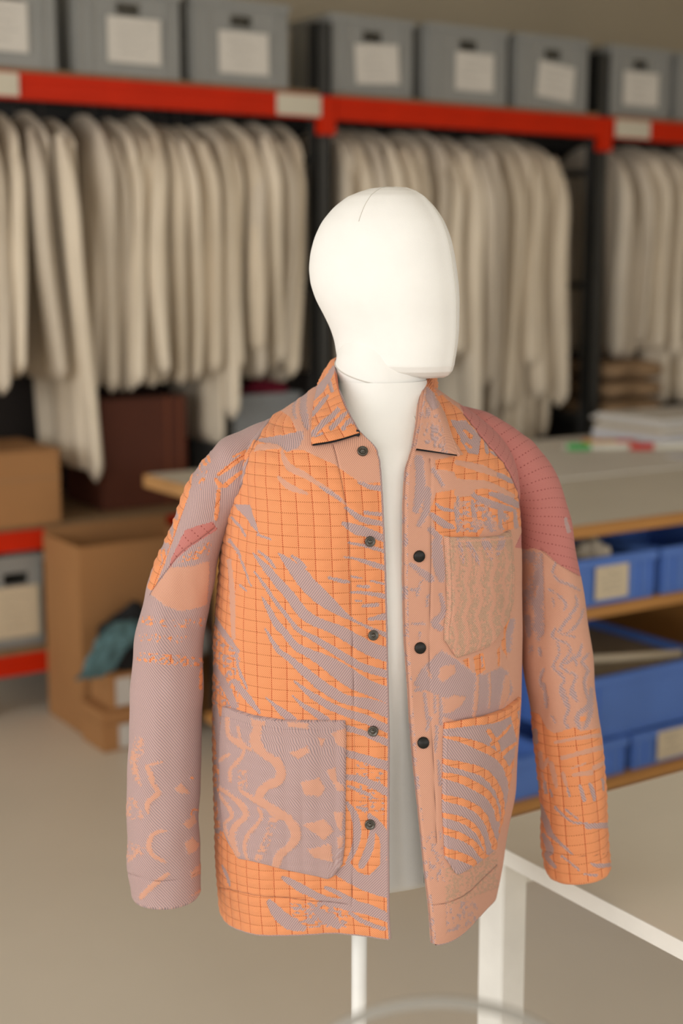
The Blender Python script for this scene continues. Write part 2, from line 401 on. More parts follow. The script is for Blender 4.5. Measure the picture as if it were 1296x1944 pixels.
# left front: upper
P.zoom(370, 660, 3.323)
P.po('peach', [(540, 400), (640, 320), (730, 250), (860, 300), (860, 570), (940, 545), (1110, 560), (1150, 700), (1175, 850), (1050, 860), (960, 800), (880, 740), (780, 700), (690, 655), (600, 650), (540, 640), (370, 660), (395, 620), (560, 600), (650, 540), (600, 440)])
P.po('mauve', [(395, 585), (520, 560), (680, 530), (690, 580), (650, 640), (580, 660), (520, 610), (420, 605)])
P.st('mauve', [(640, 330, 8), (625, 400, 10), (640, 450, 8)], [(700, 290, 18), (685, 370, 22), (700, 470, 22), (715, 520, 8)])
P.st('peach', [(550, 660, 10), (590, 750, 22), (680, 800, 20), (760, 850, 14), (850, 910, 16), (950, 985, 8)], [(530, 820, 10), (600, 880, 20), (710, 922, 8)])
P.po('mauve', [(225, 985), (330, 990), (375, 1100), (405, 1180), (340, 1120), (260, 1040)])
P.st('mauve', [(390, 1180, 8), (480, 1208, 6)], [(215, 1070, 6), (260, 1130, 8), (300, 1190, 6)], [(210, 1210, 6), (240, 1260, 7), (280, 1320, 5)])
P.st('mauve', [(1030, 852, 8), (1100, 880, 14), (1175, 888, 18)], [(950, 1010, 10), (1050, 1080, 20), (1185, 1112, 16)], [(935, 1108, 14), (1050, 1150, 28), (1190, 1200, 20)], [(970, 1230, 8), (1060, 1245, 10), (1190, 1282, 12)], [(1070, 1040, 12), (1170, 1052, 12)], [(790, 880, 6), (850, 915, 12), (920, 960, 10)])
# left front: waves
P.zoom(400, 1000, 3.6)
P.st('mauve', [(465, 180, 6), (550, 265, 36), (660, 390, 55), (770, 490, 52), (870, 570, 32), (960, 630, 12), (1080, 690, 10), (1210, 745, 18)],
     [(285, 182, 6), (380, 280, 24), (450, 370, 30), (540, 475, 36), (620, 580, 38), (700, 640, 36), (800, 680, 34), (900, 725, 42), (1000, 785, 45), (1100, 840, 48), (1220, 880, 48)],
     [(325, 165, 8), (400, 225, 12), (440, 280, 8)],
     [(300, 310, 7), (360, 385, 10), (430, 500, 13), (520, 620, 15), (600, 710, 17), (700, 760, 20), (800, 820, 25), (900, 880, 26), (1000, 940, 26), (1100, 980, 26), (1220, 1012, 26)],
     [(350, 480, 5), (390, 560, 17), (440, 660, 25), (510, 740, 25), (580, 820, 26), (680, 870, 32), (780, 920, 46), (880, 985, 60), (980, 1050, 60), (1080, 1100, 50), (1220, 1155, 55)],
     [(365, 695, 5), (410, 780, 14), (460, 850, 18), (540, 910, 22), (640, 990, 32), (740, 1070, 36), (830, 1130, 36), (930, 1180, 32), (1060, 1205, 38), (1220, 1262, 46)],
     [(570, 1055, 5), (650, 1120, 18), (740, 1180, 25), (830, 1230, 26), (930, 1270, 26), (1050, 1310, 30), (1220, 1385, 26)],
     [(558, 1155, 5), (620, 1210, 14), (700, 1260, 22), (790, 1320, 26)], [(370, 1165, 5), (430, 1215, 12), (490, 1265, 24), (560, 1320, 30)],
     [(115, 100, 5), (170, 180, 6), (230, 310, 8), (275, 405, 5)], [(600, 265, 14), (660, 330, 22), (690, 350, 8)], [(560, 200, 10), (620, 250, 16), (650, 275, 8)],
     [(930, 0, 14), (1000, 30, 24), (1080, 55, 18), (1190, 82, 22)], [(910, 205, 6), (980, 215, 8), (1060, 240, 16), (1185, 282, 18)],
     [(810, 345, 10), (900, 370, 14), (945, 378, 8)], [(960, 340, 8), (1030, 352, 6)], [(1000, 405, 8), (1075, 410, 12)], [(960, 448, 9), (1050, 452, 12), (1190, 476, 18)],
     [(990, 505, 7), (1030, 510, 6)], [(1040, 542, 10), (1140, 535, 14)], [(1080, 632, 10), (1200, 615, 24)], [(1095, 370, 7), (1180, 390, 9)],
     [(20, 620, 16), (100, 740, 20), (185, 850, 14)], [(20, 960, 18), (90, 1090, 26), (150, 1230, 22)], [(150, 1060, 20), (250, 1180, 24), (330, 1270, 10)], [(170, 870, 8), (190, 990, 10), (240, 1110, 8)], [(190, 400, 8), (240, 440, 6)])
P.st('peach', [(120, 230, 14), (145, 500, 18), (160, 760, 14)])  # sheen along the side, painted into the cloth as a peach stroke
P.sp('mauve', [(0, 650), (120, 740), (200, 900), (180, 1240), (0, 1240)], 0.38, (4, 5), 4)
# left front: beside and below the pocket
P.zoom(390, 1320, 3.503)
P.st('mauve', [(930, 215, 22), (1060, 250, 20), (1230, 320, 24)], [(940, 385, 24), (1050, 415, 26), (1230, 470, 34)], [(930, 540, 18), (1050, 560, 24), (1230, 650, 26)], [(950, 600, 10), (1090, 655, 12)], [(1010, 735, 8), (1070, 752, 14)],
     [(1090, 795, 16), (1140, 860, 34), (1190, 950, 32), (1180, 1100, 18)], [(940, 710, 12), (990, 790, 24), (1010, 900, 28), (990, 1010, 20), (945, 1110, 14)], [(1110, 900, 18), (1090, 1010, 28), (1040, 1120, 24)],
     [(520, 1215, 16), (620, 1270, 28), (720, 1320, 24), (830, 1370, 28), (960, 1390, 38), (1100, 1420, 36), (1230, 1480, 28)],
     [(430, 1365, 16), (480, 1440, 38), (560, 1510, 42), (650, 1545, 20)], [(800, 1275, 12), (900, 1320, 18), (1010, 1372, 14)], [(960, 1440, 12), (1060, 1500, 16), (1190, 1545, 14)], [(740, 1430, 22), (800, 1480, 36), (880, 1530, 24)],
     [(120, 1130, 8), (150, 1190, 10), (170, 1260, 8)], [(60, 80, 14), (75, 260, 18), (80, 480, 10)], [(60, 620, 12), (95, 760, 12), (110, 900, 8)])
P.po('mauve', [(880, 1150), (960, 1105), (1020, 1170), (1090, 1190), (1190, 1090), (1240, 1100), (1240, 1350), (1050, 1290), (950, 1240), (860, 1190)])
P.sp('mauve', [(560, 1380), (760, 1370), (950, 1440), (940, 1540), (600, 1540)], 0.5, (5, 3), 2)
P.sp('mauve', [(1000, 440), (1190, 480), (1190, 800), (1000, 760)], 0.32, (6, 3), 6)
P.sp('mauve', [(40, 60), (110, 60), (110, 980), (60, 900)], 0.42, (4, 5), 8)
# right front: chest
P.zoom(740, 680, 3.323)
P.po('none', [(280, 645), (460, 610), (330, 400), (270, 250), (330, 230), (480, 360), (640, 540), (770, 700), (840, 860), (860, 1050), (720, 1095), (640, 1000), (560, 1130), (470, 1125), (300, 1140), (255, 960), (290, 850), (400, 830), (440, 800), (400, 720), (290, 700)])
P.st('peach', [(420, 660, 16), (560, 690, 24), (700, 745, 16)], [(330, 780, 32), (480, 800, 34), (620, 800, 24), (780, 870, 12)], [(430, 850, 26), (520, 850, 20)])
P.po('mauve', [(380, 390), (480, 395), (575, 500), (560, 610), (500, 600), (440, 520)])
P.st('none', [(470, 460, 10), (510, 495, 14)], [(480, 540, 8), (510, 560, 10)], [(395, 440, 12), (430, 510, 16)])
P.st('mauve', [(690, 735, 14), (765, 775, 16)], [(530, 865, 14), (640, 920, 24), (770, 955, 14)], [(640, 855, 14), (740, 890, 24), (815, 930, 18)], [(290, 920, 8), (330, 950, 12), (395, 962, 10)],
     [(265, 990, 16), (340, 1045, 24), (395, 1065, 14)], [(430, 880, 10), (425, 980, 14), (435, 1085, 10)], [(520, 900, 10), (535, 990, 16), (545, 1090, 12)], [(610, 940, 10), (640, 1085, 12)], [(690, 960, 12), (700, 1065, 14)],
     [(790, 960, 10), (800, 1060, 14)], [(270, 700, 14), (330, 805, 10)], [(600, 520, 8), (615, 590, 14)], [(640, 590, 8), (670, 610, 10)], [(180, 640, 30), (190, 740, 30), (185, 860, 34), (160, 960, 20)], [(240, 830, 20), (225, 960, 22), (180, 1050, 16)], [(250, 1080, 18), (310, 1130, 20)])
P.sp('mauve', [(400, 900), (640, 900), (760, 1000), (720, 1090), (420, 1100)], 0.36, (7, 4), 9)
P.sp('peach', [(400, 900), (640, 900), (760, 1000), (720, 1090), (420, 1100)], 0.26, (6, 5), 12)
# right front: placket and waist
P.zoom(750, 990, 4.985)
P.st('mauve', [(390, 200, 46), (410, 400, 58), (440, 545, 34)], [(140, 400, 18), (250, 480, 30), (330, 540, 40)], [(150, 650, 12), (230, 640, 14)], [(245, 560, 10), (205, 700, 12)], [(310, 700, 15), (300, 800, 10)],
     [(430, 690, 18), (460, 850, 25), (380, 960, 36), (430, 1010, 30)], [(160, 972, 8), (280, 972, 12)], [(240, 1050, 8), (230, 1110, 10)], [(1090, 830, 22), (1092, 850, 22)], [(1120, 940, 22), (1090, 1080, 24), (1080, 1220, 20)])
P.po('mauve', [(330, 1325), (440, 1220), (600, 1320), (720, 1420), (830, 1450), (1000, 1380), (1070, 1420), (1110, 1600), (1000, 1810), (820, 1850), (640, 1900), (450, 1850), (480, 1670), (300, 1600), (170, 1545), (250, 1400)])
P.po('peach', [(410, 1480), (430, 1380), (560, 1345), (570, 1430), (450, 1525)], [(450, 1810), (470, 1680), (560, 1640), (665, 1660), (620, 1740), (520, 1810)])
P.st('peach', [(780, 1470, 14), (765, 1650, 20), (740, 1850, 14)], [(885, 1440, 12), (900, 1600, 10), (880, 1760, 10)], [(1065, 1480, 26), (1040, 1650, 34), (1000, 1760, 18)], [(310, 1390, 10), (340, 1480, 12)])
P.po('none', [(635, 1310), (690, 1290), (705, 1390), (665, 1360)], [(735, 1275), (825, 1240), (850, 1400), (760, 1465)], [(955, 1205), (992, 1180), (992, 1365), (968, 1372)], [(1000, 1160), (1055, 1040), (1065, 1285), (1015, 1210)])
P.st('mauve', [(815, 1280, 7), (820, 1380, 7)])
P.st('none', [(1100, 480, 12), (1112, 620, 10)], [(1095, 700, 14), (1108, 770, 18)], [(1095, 870, 12), (1070, 980, 14), (1045, 1060, 14)])
P.zoom(750, 1300, 3.8115)
P.st('mauve', [(150, 40, 12), (240, 20, 24), (340, 25, 26)], [(215, 70, 12), (235, 250, 12)], [(285, 30, 10), (290, 200, 10)], [(330, 60, 10), (330, 280, 14)], [(255, 240, 12), (225, 330, 10)], [(310, 550, 12), (325, 720, 14)], [(300, 300, 12), (290, 480, 10)])
P.sp('mauve', [(360, 1560), (560, 1560), (600, 1700), (360, 1790)], 0.34, (4, 5), 3)
P.sp('mauve', [(220, 1060), (330, 1060), (360, 1420), (260, 1420)], 0.30, (5, 7), 13)
P.sp('grey', [(360, 1330), (720, 1200), (720, 1460), (360, 1600)], 0.5, (3, 3), 14)
# sewn lines
P.zoom(0, 0, 1).sew([(526, 776), (493, 829), (469, 871), (445, 931), (434, 955), (426, 1000)], [(632, 845), (641, 880), (656, 960), (664, 1060), (668, 1200), (672, 1400), (670, 1600), (667, 1720)],
    [(418, 1684), (480, 1697), (560, 1706), (660, 1716)], [(815, 1718), (850, 1712), (890, 1690), (938, 1640)], [(816, 870), (818, 960), (817, 1100), (816, 1300), (822, 1450), (828, 1600)],
    [(880, 785), (915, 830), (958, 880), (985, 940), (992, 1000)])
P.po('rose', [(858, 740), (880, 785), (915, 830), (958, 880), (985, 940), (990, 1010), (978, 1040), (1060, 1045), (1060, 740)])
P.po('mauve', [(526, 776), (493, 829), (469, 871), (445, 931), (434, 955), (426, 1000), (380, 1000), (380, 740), (540, 740)])
P.st('none', [(420, 905, 3), (455, 880, 4), (485, 840, 3)], [(425, 930, 5), (440, 905, 4), (462, 870, 4)], [(422, 960, 4), (428, 985, 4)])
hgt = P.relief(UU, VV)
BD = BV+BN*hgt[..., None]
JX = to_world(0.03, 0.0, 0.0)
jacket = thing('jacket', 'orange and mauve patterned quilted jacket with open front on the white mannequin', 'jacket', (float(JX[0]), float(JX[1]), float(ZR[-1])))
gridobj('body', BD, M_cloth, jacket, attrs=P.attrs(UU, VV), flip=True)
inner = (BV-BN*0.0055)[::4, ::4]
gridobj('lining', inner, M_lining, jacket)['label'] = 'dark inner lining'
# rolled edges: front edges and hem
def edge_tube(name, pts, rad, m=M_binding, step=3):
    bm = bmesh.new(); tube(bm, pts[::step], rad, 8); return bmobj(name, bm, m, jacket, smooth=True)
e0 = (BV-BN*0.0026)
def roll(name, a, b, axis_cls):
    """rounded cloth roll closing outer cloth and lining; a: outer edge points, b: lining edge points, out: outward direction"""
    pass
def edge_strip(name, outer, inn, outward, bul, m=M_cloth, cls='peach', width=7):
    t = np.linspace(0, math.pi, width); c = (outer+inn)/2; h = (outer-inn)/2
    V = c[:, None]+h[:, None]*np.cos(t)[None, :, None]+outward[:, None]*(bul*np.sin(t))[None, :, None]
    X, Y = proj_w(V); p = Paint(X, Y, cls); p.sp('mauve', [(0, 0), (1296, 0), (1296, 1944), (0, 1944)], 0.34, (6, 9), 21)
    uu = np.broadcast_to(t[None]*0.004, X.shape); vv = np.concatenate([[0], np.cumsum(np.linalg.norm(np.diff(c, axis=0), axis=-1))])[:, None]+uu*0
    a = p.attrs(uu, vv); a['seam'] = np.abs(np.broadcast_to(np.arange(width)[None], X.shape)-2.0)*1.2+0.5 if bul > 0.004 else a['seam']
    o = gridobj(name, V, m, jacket, attrs=a)
    return o
def unit(v): return v/np.linalg.norm(v, axis=-1, keepdims=True)
th = 0.0062
outL = unit(BD[:, 0]-BD[:, 1]); outR = unit(BD[:, -1]-BD[:, -2])
edge_strip('front_edge', BD[:, 0], BV[:, 0]-BN[:, 0]*th, outL, 0.003, cls='mauve')
edge_strip('front_edge', BD[:, -1], BV[:, -1]-BN[:, -1]*(th+0.004), outR, 0.0055)
edge_strip('hem_edge', BD[-1], BV[-1]-BN[-1]*th, np.tile(np.array([[0, 0, -1.0]]), (BD.shape[1], 1)), 0.003, cls='mauve')
# body surface for things sewn on
sub = BD[::3, ::3]; ns, ks = sub.shape[:2]; ii = np.arange(ns*ks).reshape(ns, ks)
qd = np.stack([ii[:-1, :-1], ii[:-1, 1:], ii[1:, 1:], ii[1:, :-1]], -1).reshape(-1, 4)
BVH = BVHTree.FromPolygons([tuple(p) for p in sub.reshape(-1, 3)], qd.tolist())
CAMP = Vector((0, 0, CAM_H))
def hit(px, py, bvh=None):
    loc, nr, _, dist = (bvh or BVH).ray_cast(CAMP, camray(px, py))
    if loc is None: return None
    if nr.dot(camray(px, py)) > 0: nr = -nr
    return np.array(loc), np.array(nr), dist
def patch(X, Y):
    """body points and normals under photo positions, holes filled from neighbours"""
    n, k = X.shape; Pp = np.full((n, k, 3), np.nan); Nn = np.full((n, k, 3), np.nan)
    for i in range(n):
        for j in range(k):
            h = hit(X[i, j], Y[i, j])
            if h and h[2] < 1.86: Pp[i, j], Nn[i, j] = h[0], h[1]
    for i in range(n):
        for j in range(k):
            if np.isnan(Pp[i, j, 0]):
                jj = [q for q in range(k) if not np.isnan(Pp[i, q, 0])]
                if not jj: continue
                q = min(jj, key=lambda q: abs(q-j)); qq = q-1 if q > j*0+0 and q == max(jj) else q+1
                qq = q-2 if q == max(jj) else q+2
                st = (Pp[i, q]-Pp[i, qq])/2; Pp[i, j] = Pp[i, q]+st*abs(j-q)-Nn[i, q]*0.0008*abs(j-q)**1.3; Nn[i, j] = Nn[i, q]
    return Pp, Nn
def pocket(label, top, bot, lft, rgt, paintfn, base, nx, ny, lift=0.005, sag=0.004):
    s = np.linspace(0, 1, ny)[:, None]; t = np.linspace(0, 1, nx)[None]
    ip = lambda tab, q: np.interp(q, [a for a, _ in tab], [b for _, b in tab])
    yt, yb = ip(top, t), ip(bot, t); Y = yt+(yb-yt)*s; xl, xr = ip(lft, s), ip(rgt, s); X = xl+(xr-xl)*t
    Pp, Nn = patch(X, Y)
    Nn = unit(smooth1(smooth1(Nn, 6, 0), 6, 1)); Pp = smooth1(smooth1(Pp, 3, 0), 3, 1)
    ex = np.minimum(X-xl, xr-X); ey = (yb-yt)*(1-s); e = np.minimum(ex, ey)
    lf = lift*np.sqrt(np.clip(e/6, 0, 1))+sag*np.exp(-((s*(yb-yt))/30)**2)*np.sin(np.pi*t)
    p = Paint(X, Y, base); paintfn(p)
    p.seam = np.minimum(p.seam, np.abs(e-7)+0.8); p.seam = np.minimum(p.seam, np.where(e > 6, np.abs(s*(yb-yt)-17), 30)+0.8)
    du = np.concatenate([np.zeros((ny, 1)), np.cumsum(np.linalg.norm(np.diff(Pp, axis=1), axis=-1), 1)], 1); v = Pp[..., 2]
    V = Pp+Nn*(lf+p.relief(du, v, 0.0012))[..., None]
    V = np.concatenate([(Pp[:1]-Nn[:1]*0.002), V], 0); du = np.concatenate([du[:1], du]); v = np.concatenate([v[:1], v])
    a = p.attrs(du[1:], v[1:]); a = {q: np.concatenate([w_[:1], w_], 0) for q, w_ in a.items()}
    a['seam'][0] = 0
    o = gridobj('pocket', V, M_cloth, jacket, attrs=a, flip=True); o['label'] = label; return o
def paint_hip_l(p):
    p.zoom(390, 1320, 3.503)
    p.st('peach', [(370, 200, 25), (350, 300, 38), (400, 380, 26), (480, 430, 30), (512, 500, 30), (490, 560, 30), (410, 600, 28), (370, 680, 28), (440, 730, 26), (520, 780, 28), (580, 840, 30), (608, 920, 30), (570, 990, 26), (500, 1050, 26), (465, 1160, 26)],
         [(170, 150, 14), (180, 260, 15), (240, 310, 20), (280, 360, 12), (240, 430, 15), (190, 490, 12), (190, 560, 12)], [(100, 440, 12), (175, 390, 12)], [(110, 610, 13), (180, 650, 14), (260, 720, 20), (290, 790, 20), (230, 850, 20), (200, 930, 20), (230, 1050, 18)],
         [(110, 650, 9), (180, 740, 12), (200, 800, 12), (150, 850, 10), (180, 950, 10)], [(370, 740, 10), (390, 800, 10), (350, 860, 12), (300, 920, 12), (280, 1000, 12), (300, 1090, 10)], [(260, 630, 13), (350, 690, 16)], [(240, 200, 9), (260, 300, 10), (320, 350, 12)],
         [(420, 740, 10), (470, 790, 10), (540, 810, 12)])
    p.sp('peach', [(440, 800), (500, 800), (430, 980), (380, 1100), (340, 1080), (400, 940)], 0.5, (4, 4), 5); p.sp('peach', [(240, 490), (300, 490), (300, 620), (240, 620)], 0.5, (4, 4), 6)
    p.po('peach', [(575, 375), (680, 330), (695, 370), (620, 418)], [(635, 570), (750, 533), (797, 610), (760, 662), (670, 652)], [(655, 850), (790, 808), (852, 890), (790, 952)], [(680, 1010), (830, 973), (847, 1095), (720, 1062)],
         [(805, 490), (860, 468), (880, 560), (925, 600), (925, 630), (880, 622), (830, 550)], [(835, 240), (935, 210), (935, 350), (870, 310)], [(850, 765), (920, 765), (910, 890), (880, 860)], [(740, 270), (795, 285), (770, 335), (755, 310)],
         [(330, 140), (420, 165), (410, 195), (330, 200)], [(560, 165), (690, 170), (690, 215), (570, 205)], [(880, 930), (920, 925), (915, 1000), (890, 1000)])
pocket('mauve patch pocket with raised peach veins', [(0, 1340), (.1, 1346), (.25, 1357), (.5, 1366), (1, 1367)], [(0, 1630), (.12, 1634), (.5, 1653), (.86, 1668), (.92, 1662), (1, 1640)], [(0, 424), (.25, 418), (.6, 419), (.82, 426), (.9, 436), (1, 455)], [(0, 655), (.05, 657), (.6, 656), (.86, 655), (1, 650)], paint_hip_l, 'mauve', 150, 190)
def paint_chest(p):
    p.zoom(750, 990, 4.985)
    p.st('mauve', [(560, 150, 12), (590, 260, 22), (620, 380, 14)], [(650, 200, 26), (700, 280, 26), (770, 400, 16)], [(800, 180, 36), (830, 230, 40), (880, 340, 20)], [(960, 160, 34), (950, 230, 36), (930, 300, 16)])
    for k, x in enumerate((540, 650, 760, 880, 990)):
        p.st('peach', [(x, 240, 10), (x+30, 400, 22), (x-10, 560, 18), (x+25, 740, 20), (x-20, 900, 18), (x+20, 1060, 18), (x-5, 1220, 14)])
    p.st('peach', [(470, 160, 20), (480, 240, 14)], [(540, 180, 8), (1060, 150, 10)], [(470, 260, 10), (500, 640, 8), (480, 1100, 10)])
    p.sp('peach', [(450, 200), (1120, 200), (1120, 1300), (450, 1300)], 0.36, (3, 5), 31)
pocket('beige patch pocket on the chest', [(0, 1017), (.1, 1019), (.6, 1019), (.85, 1016), (.95, 1009), (1, 1006)], [(0, 1216), (.06, 1222), (.16, 1240), (.23, 1249), (.5, 1240), (.8, 1228), (1, 1195)], [(0, 841), (.3, 845), (.7, 847), (.85, 842), (1, 842)], [(0, 966), (.1, 970), (.4, 974), (.7, 972), (.85, 965), (.95, 952), (1, 947)], paint_chest, 'grey', 90, 150)
def paint_hip_r(p):
    p.zoom(750, 1300, 3.8115)
    p.st('none', [(350, 375, 8), (450, 392, 18), (580, 440, 28), (700, 505, 26), (770, 590, 22), (812, 720, 26), (800, 850, 20), (780, 960, 14)], [(335, 550, 20), (460, 580, 28), (600, 625, 30), (680, 700, 28), (730, 800, 22), (747, 920, 14), (740, 1050, 24)],
         [(335, 650, 22), (460, 680, 30), (560, 730, 30), (640, 790, 26), (690, 870, 20), (712, 970, 14)], [(335, 808, 22), (460, 840, 26), (560, 890, 26), (620, 960, 22), (655, 1050, 18), (690, 1160, 28)],
         [(335, 938, 17), (440, 960, 22), (530, 1010, 22), (590, 1090, 15), (622, 1200, 8)], [(335, 1045, 26), (450, 1085, 26), (540, 1140, 22), (600, 1220, 22), (640, 1240, 20)], [(340, 1195, 30), (450, 1230, 30), (530, 1270, 26), (560, 1312, 10)],
         [(350, 295, 22), (500, 265, 30), (640, 245, 36), (760, 200, 38), (890, 110, 44)], [(820, 190, 28), (850, 300, 26), (880, 440, 18)], [(670, 425, 14), (740, 360, 12), (800, 290, 8)], [(730, 510, 16), (800, 450, 12), (870, 400, 8)], [(780, 640, 18), (850, 520, 12), (880, 500, 10)], [(640, 330, 16), (690, 400, 18), (720, 470, 14)])
    p.po('mauve', [(350, 1265), (400, 1270), (490, 1335), (440, 1365), (360, 1310)])
pocket('orange and grey striped patch pocket', [(0, 1372), (.1, 1370), (.5, 1360), (.8, 1345), (.95, 1328), (1, 1322)], [(0, 1628), (.08, 1637), (.22, 1658), (.28, 1660), (.6, 1642), (1, 1612)], [(0, 842), (.1, 840), (.6, 838), (1, 843)], [(0, 984), (.3, 981), (.55, 972), (.8, 953), (1, 937)], paint_hip_r, 'mauve', 100, 160)

# -- sleeves
def sleeve(label, path, base, paintfn, n=330, k=210, dscale=1.15, seed=0):
    """path rows: x, y in the photo, offset d, half width px"""
    Q = catmull(np.array(path, float), n); sc = (DIST-Q[:, 2])/FPX
    r, d, z = unproj(Q[:, 0], Q[:, 1], Q[:, 2]); hw = Q[:, 3]*sc*1.03
    tr_, tz = smooth1(np.gradient(r), 10), smooth1(np.gradient(z), 10); L = np.hypot(tr_, tz); nr, nz = -tz/L, tr_/L      # in-plane normal
    a = np.linspace(0, 2*math.pi, k, endpoint=False)[None]
    ca, sa = np.sign(np.cos(a))*np.abs(np.cos(a))**0.92, np.sign(np.sin(a))*np.abs(np.sin(a))**0.92
    R = r[:, None]+nr[:, None]*hw[:, None]*ca; Z = z[:, None]+nz[:, None]*hw[:, None]*ca; D = d[:, None]+hw[:, None]*dscale*sa
    V = to_world(R, D, Z); N = normals(V, True); c = V.mean(1, keepdims=True)
    if ((V-c)*N).sum() < 0: N = -N
    X, Y = proj_w(V)
    V = V+N*(0.007*(vnoise(X/60+seed, Y/95, seed)-0.5)+0.003*(vnoise(X/25+seed, Y/50, seed+5)-0.5))[..., None]
    X, Y = proj_w(V); u = a*hw.mean()+0*X; v = np.concatenate([[0], np.cumsum(np.hypot(np.diff(r), np.diff(z)))])[:, None]+0*X
    p = Paint(X, Y, base); paintfn(p); V = V+N*p.relief(u, v)[..., None]
    at = p.attrs(u, v)
    # turned-in cuff end
    e = V[-1:]; c = e.mean(1, keepdims=True); ins = [e+(c-e)*q+np.array([0, 0, z_]) for q, z_ in ((0.03, -0.0035), (0.09, -0.004), (0.13, 0.0), (0.14, 0.03))]
    V = np.concatenate([V]+ins, 0); at = {q: np.concatenate([w_]+[w_[-1:]]*4, 0) for q, w_ in at.items()}
    o = gridobj('sleeve', V, M_cloth, jacket, closed=True, attrs=at); o['label'] = label
    cap = V[-1]; bm = bmesh.new(); bm.faces.new([bm.verts.new(q) for q in cap]); bmobj('sleeve_lining', bm, M_lining, o)
    return o
def paint_sl_l(p):
    p.zoom(370, 660, 3.323)
    p.st('none', [(150, 800, 12), (260, 720, 16), (400, 610, 12)], [(190, 870, 16), (270, 800, 12), (310, 780, 10)], [(240, 690, 6), (380, 620, 6)], [(130, 830, 10), (160, 870, 16)], [(150, 900, 12), (140, 1000, 14), (130, 1080, 10)])
    p.sp('none', [(0, 800), (60, 690), (120, 620), (90, 760), (40, 900)], 0.36, (4, 7), 8)
    p.zoom(220, 860, 4.418)
    p.st('none', [(640, 130, 18), (585, 330, 34), (520, 480, 44), (440, 700, 50), (370, 920, 42), (300, 1120, 30)])
    p.sp('mauve', [(380, 600), (480, 420), (560, 440), (420, 900), (360, 960)], 0.34, (4, 14), 3)
    p.po('rose', [(585, 645), (700, 605), (810, 575), (850, 640), (640, 775), (500, 895), (440, 985), (470, 880), (540, 730)])
    p.po('peach', [(450, 965), (560, 950), (780, 905), (780, 1000), (760, 1270), (640, 1310), (540, 1325), (420, 1285), (290, 1180), (380, 1060)])
    p.sp('none', [(560, 870), (800, 720), (800, 840), (640, 920), (520, 930)], 0.42, (3, 3), 5)
    p.st('mauve', [(540, 935, 16), (640, 925, 22), (760, 885, 20)])
    p.sp('none', [(230, 1360), (480, 1400), (740, 1380), (740, 1450), (480, 1470), (220, 1440)], 0.40, (4, 3), 6)
    p.sp('none', [(200, 1500), (600, 1530), (600, 1600), (200, 1580)], 0.3, (4, 3), 7)
    p.sp('none', [(180, 1670), (480, 1690), (740, 1720), (740, 1790), (460, 1780), (180, 1740)], 0.46, (4, 3), 8)
    p.zoom(220, 1250, 4.05)
    p.st('none', [(650, 90, 12), (645, 230, 12)], [(575, 1200, 6), (590, 1160, 8), (640, 1170, 8)], [(575, 915, 10), (590, 918, 10)])
    p.st('peach', [(240, 830, 16), (270, 900, 22), (290, 970, 16), (330, 1030, 18), (270, 1085, 22), (240, 1130, 20), (250, 1185, 10)], [(270, 815, 12), (350, 798, 9)], [(375, 1322, 12), (290, 1350, 16), (255, 1430, 20), (285, 1510, 15), (375, 1562, 12)],
         [(100, 1560, 8), (170, 1485, 11), (125, 1450, 7)], [(400, 1655, 12), (330, 1705, 20), (250, 1775, 20), (195, 1835, 18)])
    p.sp('peach', [(150, 600), (215, 600), (215, 720), (160, 800), (200, 980), (150, 980), (110, 780)], 0.52, (4, 4), 9); p.sp('peach', [(80, 1060), (160, 1080), (220, 1240), (80, 1240)], 0.42, (4, 4), 10); p.sp('peach', [(80, 1400), (230, 1460), (230, 1530), (80, 1530)], 0.4, (4, 4), 11)
    p.po('peach', [(450, 1000), (500, 955), (570, 1045), (480, 1030)], [(505, 1275), (600, 1195), (615, 1260), (560, 1312)], [(525, 1420), (580, 1370), (640, 1430), (612, 1480), (550, 1508)], [(565, 1645), (650, 1570), (655, 1650), (580, 1688)], [(560, 1835), (660, 1760), (660, 1790)])
    p.sew([(80, 1645), (200, 1690), (350, 1712), (520, 1692), (665, 1628)])
    p.zoom(220, 860, 4.418).sew([(830, 625), (690, 730), (560, 820), (450, 950), (330, 1110), (280, 1190)])
sleeve('mauve sleeve hanging beside the cardboard boxes', [(580, 830, .0, 52), (530, 852, .012, 58), (470, 880, .03, 59), (418, 930, .040, 54), (380, 1005, .046, 48), (348, 1100, .055, 57), (326, 1200, .06, 66), (318, 1300, .065, 67), (312, 1400, .07, 68), (309, 1500, .075, 69), (311, 1600, .08, 69), (313, 1690, .083, 70)], 'mauve', paint_sl_l, seed=2)
